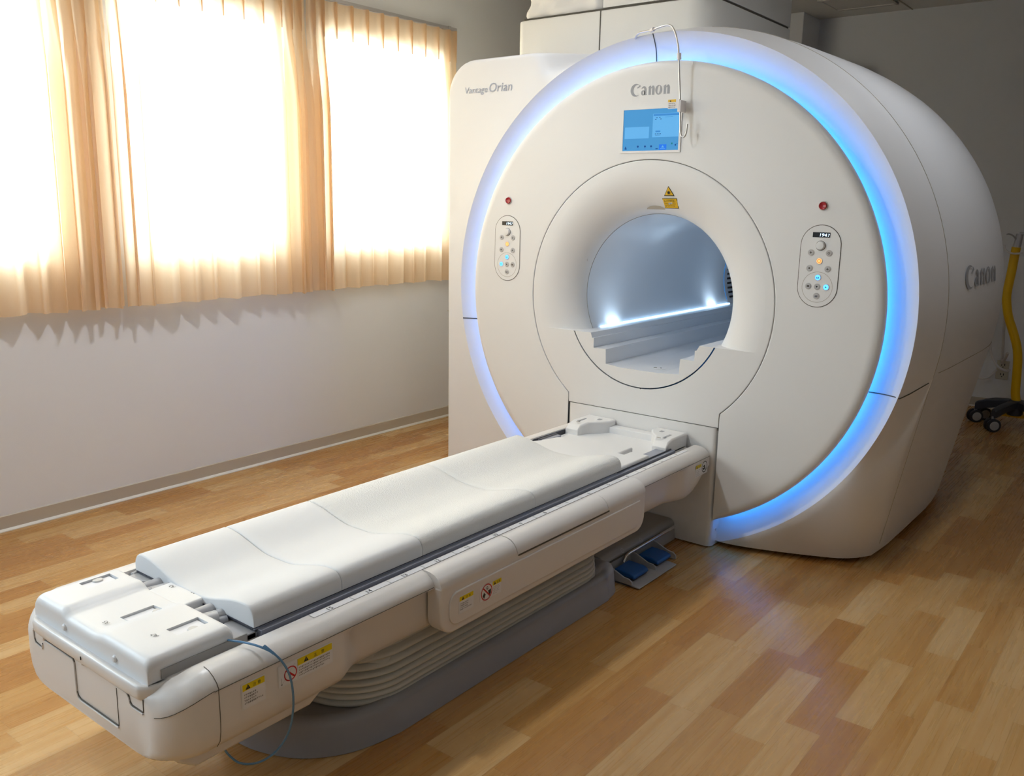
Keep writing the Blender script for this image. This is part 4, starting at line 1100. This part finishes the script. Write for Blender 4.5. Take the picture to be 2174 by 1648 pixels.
# ------------------------------------------------------------------ pads
def pad(y0, y1, label, m='pad', foot=False):
    def zt(x):
        a = abs(x); dip = .036 * (1 - sstep(.03, .225, a)); return .515 - dip
    W = .264; xs = [-W, -W + .0008, -W + .003, -W + .007, -W + .013, -W + .02, -W + .03] + [-.21 + .02 * i for i in range(22)] + [W - .03, W - .02, W - .013, W - .007, W - .003, W - .0008, W]
    def edge(x):
        d = W - abs(x); r = .030
        return -(r - math.sqrt(max(0, r * r - (max(0, r - d)) ** 2))) if d < r else 0
    ysr = [y0, y0 + .0015, y0 + .005] + [y0 + .03 + (y1 - y0 - .06) * i / 4 for i in range(5)] + [y1 - .005, y1 - .0015, y1]
    rows = []
    for y in ysr:
        d = min(y - y0, y1 - y); dr = -(.005 - math.sqrt(max(0, .005 ** 2 - max(0, .005 - d) ** 2))) if d < .005 else 0
        rows.append([(x, y, zt(x) + edge(x) + dr) for x in xs])
    mb = MB().grid(rows)
    zb = .4628
    b = [[(x, y, zb) for x in xs] for y in (y0, y1)]
    mb.grid([rows[0], b[0]]); mb.grid([rows[-1], b[1]]); mb.grid(b)
    mb.grid([[r[0] for r in rows], [(xs[0], r[0][1], zb) for r in rows]]); mb.grid([[r[-1] for r in rows], [(xs[-1], r[0][1], zb) for r in rows]])
    o = mb.build('couch_pad', m, smooth=50)
    return tag(o, label, 'mattress pad', 'pads laid end to end on the patient table')
pad(-2.250, -1.9765, 'short white couch pad at the foot end beside the connector box')
pad(-1.9745, -1.6725, 'second white couch pad from the foot end, short and smooth')
pad(-1.6705, -1.1255, 'third white couch pad from the foot end, long, above the side flap stickers', 'padside')
pad(-1.1235, -.570, 'long white couch pad nearest the scanner opening', 'padside')

# ------------------------------------------------------------------ foot pedal unit
PD = thing('foot_pedal_unit', 'low grey pedal housing under the couch with two blue foot pedals', 'foot pedals', (.15, -.3, 0))
mb = MB(); mb.prism([(-.226, .002), (.228, .002), (.220, .080), (.205, .094), (.19, .098), (-.20, .098), (-.215, .09)], -.60, -.004, 1, 'housing'); 
h_ = mb.build('housing', parent=PD, bevel=.005)
mb = MB(); mb.prism([(.222, .003), (.372, .003), (.372, .008), (.345, .011), (.222, .011)], -.575, -.265, 1, 'greypl'); 
for yv in (-.575, -.385, -.215):
    mb.prism([(.21, .0), (.34, .003), (.338, .022), (.325, .032), (.30, .034), (.24, .06), (.21, .06)], yv, yv + .008, 1, 'greypl')
mb.build('pedal_tray', parent=PD, bevel=.002, seg=1)
for y0 in (-.545, -.355):
    mb = MB(); mb.prism([(.238, .045), (.306, .042), (.330, .034), (.333, .020), (.245, .024)], y0, y0 + .115, 1, 'blue')
    o = mb.build('pedal', parent=PD, bevel=.006, seg=3); o['label'] = 'blue foot pedal'
    mb = MB(); mb.box(.25, .325, y0 + .006, y0 + .109, .0135, .021, 'rubber'); mb.build('pedal_sole', parent=o, smooth=0)
mb = MB(); mb.tube([(.236, -.47, .045), (.236, -.45, .066), (.238, -.43, .072), (.238, -.04, .075)], .0065, 'chrome', 12); mb.build('guard_bar', parent=PD)
mb = MB(); mb.box(.2215, .2265, -.565, -.14, .066, .071, 'seam'); mb.box(.2218, .2268, -.35, -.14, .045, .065, 'base'); 
fr = Frame((.2292, -.31, .082), (0, 1, 0), (-.1, 0, 1)); 
for yy in (-.46, -.31): ring2(mb, Frame((.2195, yy, .087), (0, 1, 0), (-.6, 0, .8)), 0, 0, .008, .010, .004, 'btn', 16); 
mb.build('housing_recess', parent=h_, smooth=0)

# ------------------------------------------------------------------ blue tubing hanging at the foot end
pts = [(.19, -2.30, .4435), (.235, -2.315, .452), (.272, -2.32, .462), (.31, -2.31, .466), (.345, -2.295, .462), (.372, -2.275, .445), (.386, -2.258, .415), (.392, -2.247, .38), (.394, -2.242, .33), (.392, -2.245, .28), (.385, -2.255, .235), (.372, -2.28, .197), (.352, -2.315, .178), (.325, -2.345, .180), (.30, -2.36, .200), (.285, -2.365, .222)]
tb = MB().tube(smooth_path(pts, 6), .0026, 'tubing', 12).build('infusion_tubing', smooth=60)
tag(tb, 'thin clear blue tubing looped over the couch side at the foot end', 'tubing')
mb = MB(); fr = Frame((.352, -2.291, .462), (.75, .45, -.55), (.2, .75, .35)); plate2(mb, fr, [(0, 0), (.03, -.002), (.034, .004), (.002, .007)], 0, .0012, 'tubing'); mb.build('tape_tab', parent=tb, smooth=0)

# ------------------------------------------------------------------ things by the back wall
yS = 3.42
ST_ = thing('drip_stand', 'wheeled drip stand with a bent yellow pole at the right edge', 'drip stand', (1.04, yS, 0))
pts = [(.906, yS, 1.232), (.902, yS, 1.17), (.896, yS, 1.06), (.888, yS, .95), (.889, yS, .88), (.912, yS, .77), (.955, yS, .66), (.990, yS, .56), (1.005, yS, .47), (1.012, yS, .36), (1.018, yS, .25), (1.03, yS, .19)]
o = MB().tube(smooth_path(pts, 5), .0285, 'polyel', 20).build('pole', parent=ST_, smooth=60); o['label'] = 'bent yellow pole'
mb = MB(); mb.tube([(.907, yS, 1.225), (.912, yS, 1.262), (.916, yS, 1.32)], [.026, .024, .021], 'polegrey', 18)
mb.tube([(.915, yS, 1.322), (1.10, yS, 1.32)], .012, 'polegrey', 12); mb.tube(smooth_path([(.905, yS - .01, 1.275), (.885, yS - .03, 1.305), (.862, yS - .05, 1.318), (.848, yS - .06, 1.316)], 4), .0055, 'polegrey', 8)
mb.build('upper_pole', parent=ST_, smooth=60)
mb = MB(); pts = [(.842, yS - .06, 1.245), (.852, yS - .07, 1.218), (.885, yS - .08, 1.196), (.925, yS - .06, 1.192), (.965, yS - .02, 1.205), (1.0, yS, 1.235)]; mb.tube(smooth_path(pts, 5), .0065, 'cord', 8)
mb.build('cable_loop', parent=ST_, smooth=60)
cx, cy = 1.04, yS
for k, a in enumerate((178, 150, 245, 320, 40)):
    t = math.radians(a); d = Vector((math.cos(t), math.sin(t), 0)); L_ = .26 if k != 2 else .25; w = d.cross(Vector((0, 0, 1)))
    rows = []
    for u, wd, z0, z1 in ((0, .028, .145, .195), (.35, .026, .135, .19), (.7, .024, .115, .175), (.95, .022, .095, .155), (1., .018, .095, .145)):
        p = Vector((cx, cy, 0)) + d * L_ * u
        rows.append([p + w * wd + Vector((0, 0, z0)), p + w * wd + Vector((0, 0, z1 - .008)), p + w * (wd - .01) + Vector((0, 0, z1)), p - w * (wd - .01) + Vector((0, 0, z1)), p - w * wd + Vector((0, 0, z1 - .008)), p - w * wd + Vector((0, 0, z0))])
    mb = MB().grid(rows, 'legdark', close=True); mb.add(rows[0], [tuple(range(6))], 'legdark'); mb.add(rows[-1], [tuple(range(6))], 'legdark')
    leg = mb.build('leg', parent=ST_, smooth=40, bevel=.004)
    p = Vector((cx, cy, .045)) + d * (L_ - .005); ax = Vector((.55, -.83, 0))
    mb = MB()
    for sgn in (-1, 1):
        c = p + ax * (.012 if sgn > 0 else -.034)
        mb.lathe(c, ax, [(0, 0), (.03, 0), (.03, -.001), (.044, 0), (.046, .004), (.046, .018), (.044, .022), (.03, .023), (0, .023)], 'rubber', 24)
        mb.lathe(c, ax, [(.031, .0235), (.029, .0255), (0, .0265)], 'wheel', 24); mb.lathe(c, ax, [(.031, -.0005), (.029, -.0025), (0, -.0035)], 'wheel', 24)
    mb.cyl(p + Vector((0, 0, .0)), (0, 0, 1), .009, .06, 'polegrey', 10)
    mb.build('caster', parent=leg)
mb = MB(); mb.prism([(x, y) for x, y in rrect(.88, 1.12, cy - .02, cy + .13, .05, 6)], .075, .10, 2, 'polyel'); mb.cyl((cx - .01, cy, .09), (0, 0, 1), .05, .105, 'legdark', 20); mb.build('base_weight', parent=ST_, bevel=.004)
# outlet and cords
OU = MB(); OU.box(.795, .878, BY - .010, BY, .232, .372, 'outlet'); ou = OU.build('power_outlet', bevel=.004)
tag(ou, 'cream twin power outlet low on the back wall by the drip stand', 'power outlet')
for z in (.265, .338):
    mb = MB()
    for dx in (-.010, .010): mb.box(.838 + dx - .0025, .838 + dx + .0025, BY - .0115, BY - .0095, z - .004, z + .012, 'black')
    mb.cyl((.838, BY - .0115, z - .013), (0, 1, 0), .004, .002, 'black', 10)
    mb.build('socket', parent=ou, smooth=0)
mb = MB(); yc = 3.86
mb.tube(smooth_path([(.83, BY - .03, .352), (.835, BY - .06, .40), (.84, 3.8, .62), (.845, 3.7, .86), (.852, 3.62, 1.0)], 6), .009, 'cord', 8)
mb.tube(smooth_path([(.852, 3.62, .98), (.80, 3.68, .74), (.775, 3.72, .56), (.79, 3.74, .45), (.84, 3.74, .365), (.90, 3.7, .345), (.93, 3.66, .36)], 6), .009, 'cord', 8)
mb.tube(smooth_path([(.83, BY - .03, .38), (.86, 3.85, .40), (.885, 3.8, .46)], 4), .011, 'cord', 8)
cd = mb.build('power_cord', smooth=60); tag(cd, 'white power cords looped between the outlet and the yellow drip stand', 'power cord')  # ordinary power cords between outlet and stand
mb = MB(); mb.tube(smooth_path([(.80, BY - .025, .30), (.76, BY - .06, .245), (.70, BY - .08, .235), (.655, BY - .08, .27)], 6), .009, 'cord', 8)
cd = mb.build('power_cord', smooth=60); tag(cd, 'short white cord running from the outlet behind the scanner', 'power cord')
# wall device, ceiling grille
mb = MB(); mb.box(-.56, -.345, BY - .12, BY, 2.38, 2.535, 'device'); dv = mb.build('wall_speaker', bevel=.02, seg=3)
tag(dv, 'small grey box on the back wall peeking above the scanner', 'speaker')
mb = MB(); mb.lathe((-.46, BY - .12, 2.45), (0, -1, 0), [(.06, 0), (.055, .004), (.05, -.002), (0, -.004)], 'black', 28); mb.build('speaker_cone', parent=dv)
mb = MB(); x0, x1, y0, y1 = -.56, -.10, 3.32, 3.72
for a in ((x0, x1, y0, y0 + .025), (x0, x1, y1 - .025, y1), (x0, x0 + .025, y0, y1), (x1 - .025, x1, y0, y1)): mb.box(a[0], a[1], a[2], a[3], CZ - .012, CZ - .0005)
gr = mb.build('ceiling_grille', 'ceil', bevel=.003); tag(gr, 'flat ceiling vent panel with a raised frame near the back wall', 'ceiling vent')
MB().box(x0 + .025, x1 - .025, y0 + .025, y1 - .025, CZ - .006, CZ - .0005, 'ceil').build('vent_panel', parent=gr, smooth=0)
mb = MB()
for yy in (-.0,): mb.box(-.10 + .02, -.10 + .028, 2.4, BY - .01, CZ - .006, CZ - .0005, 'seamsoft')
struct(mb.build('trim_1', smooth=0))

# ------------------------------------------------------------------ light
def area(name, loc, rot, sx, sy, w, col=(1, 1, 1), spread=PI):
    l = bpy.data.lights.new(name, 'AREA'); l.shape = 'RECTANGLE'; l.size = sx; l.size_y = sy; l.energy = w; l.color = col; l.spread = spread
    o = bpy.data.objects.new(name, l); C.objects.link(o); o.location = loc; o.rotation_euler = rot; return o
for k, (a, b) in enumerate(WINS):
    area('daylight', (LX - .20, (a + b) / 2, (WZ0 + WZ1) / 2), (0, math.radians(-90), 0), WZ1 - WZ0, b - a, 66 * (b - a), (.68, .84, 1.))
for x, y, w in ((-.75, -1.5, 18), (-.75, -3.4, 7), (-.6, -.3, 3.5), (1.35, .5, 7.5)):  # ceiling lamps; the last is an added fill to brighten the barrel
    area('ceiling_lamp_and_fill', (x, y, CZ - .02), (0, 0, 0), .15, .15, w, (.93, .965, 1.), math.radians(150))
for yy in (.32, 1.42):
    for sx in (-1, 1):
        area('bore_lamp', (sx * .312, yy, .893), (0, math.radians(180 + sx * 20), 0), 0.02, .10, .20, (.62, .82, 1.))
w = bpy.data.worlds.new('sky'); sc.world = w; w.use_nodes = True
bg = w.node_tree.nodes['Background']; bg.inputs[0].default_value = (.92, .96, 1., 1); bg.inputs[1].default_value = 4.

# ------------------------------------------------------------------ camera (29 mm-like view from the right of the couch)
cam = bpy.data.cameras.new('camera'); co = bpy.data.objects.new('camera', cam); C.objects.link(co); sc.camera = co
yaw, pitch, roll = [math.radians(v) for v in (37.81003517, 11.88566037, 1.05111438)]
fw = Vector((-math.sin(yaw) * math.cos(pitch), math.cos(yaw) * math.cos(pitch), -math.sin(pitch)))
r = Vector((math.cos(yaw), math.sin(yaw), 0)); u = r.cross(fw)
r2 = r * math.cos(roll) + u * math.sin(roll); u2 = -r * math.sin(roll) + u * math.cos(roll)
mw = Matrix(((r2.x, u2.x, -fw.x, 1.92818812), (r2.y, u2.y, -fw.y, -3.40905144), (r2.z, u2.z, -fw.z, .41145433 + 1.055), (0, 0, 0, 1)))
co.matrix_world = mw
cam.sensor_fit = 'HORIZONTAL'; cam.sensor_width = 36.; cam.lens = 36. * 1872.8887 / 2174; cam.clip_start = .05; cam.clip_end = 60

sc.view_settings.view_transform = 'Standard'; sc.view_settings.look = 'None'; sc.view_settings.gamma = 1.; sc.view_settings.exposure = -.12
sc.view_settings.use_curve_mapping = False
sc.cycles.max_bounces = 8; sc.cycles.diffuse_bounces = 5; sc.cycles.transmission_bounces = 6; sc.cycles.transparent_max_bounces = 8
sc.cycles.sample_clamp_indirect = 6.; sc.cycles.use_denoising = True; sc.cycles.caustics_reflective = False; sc.cycles.caustics_refractive = False
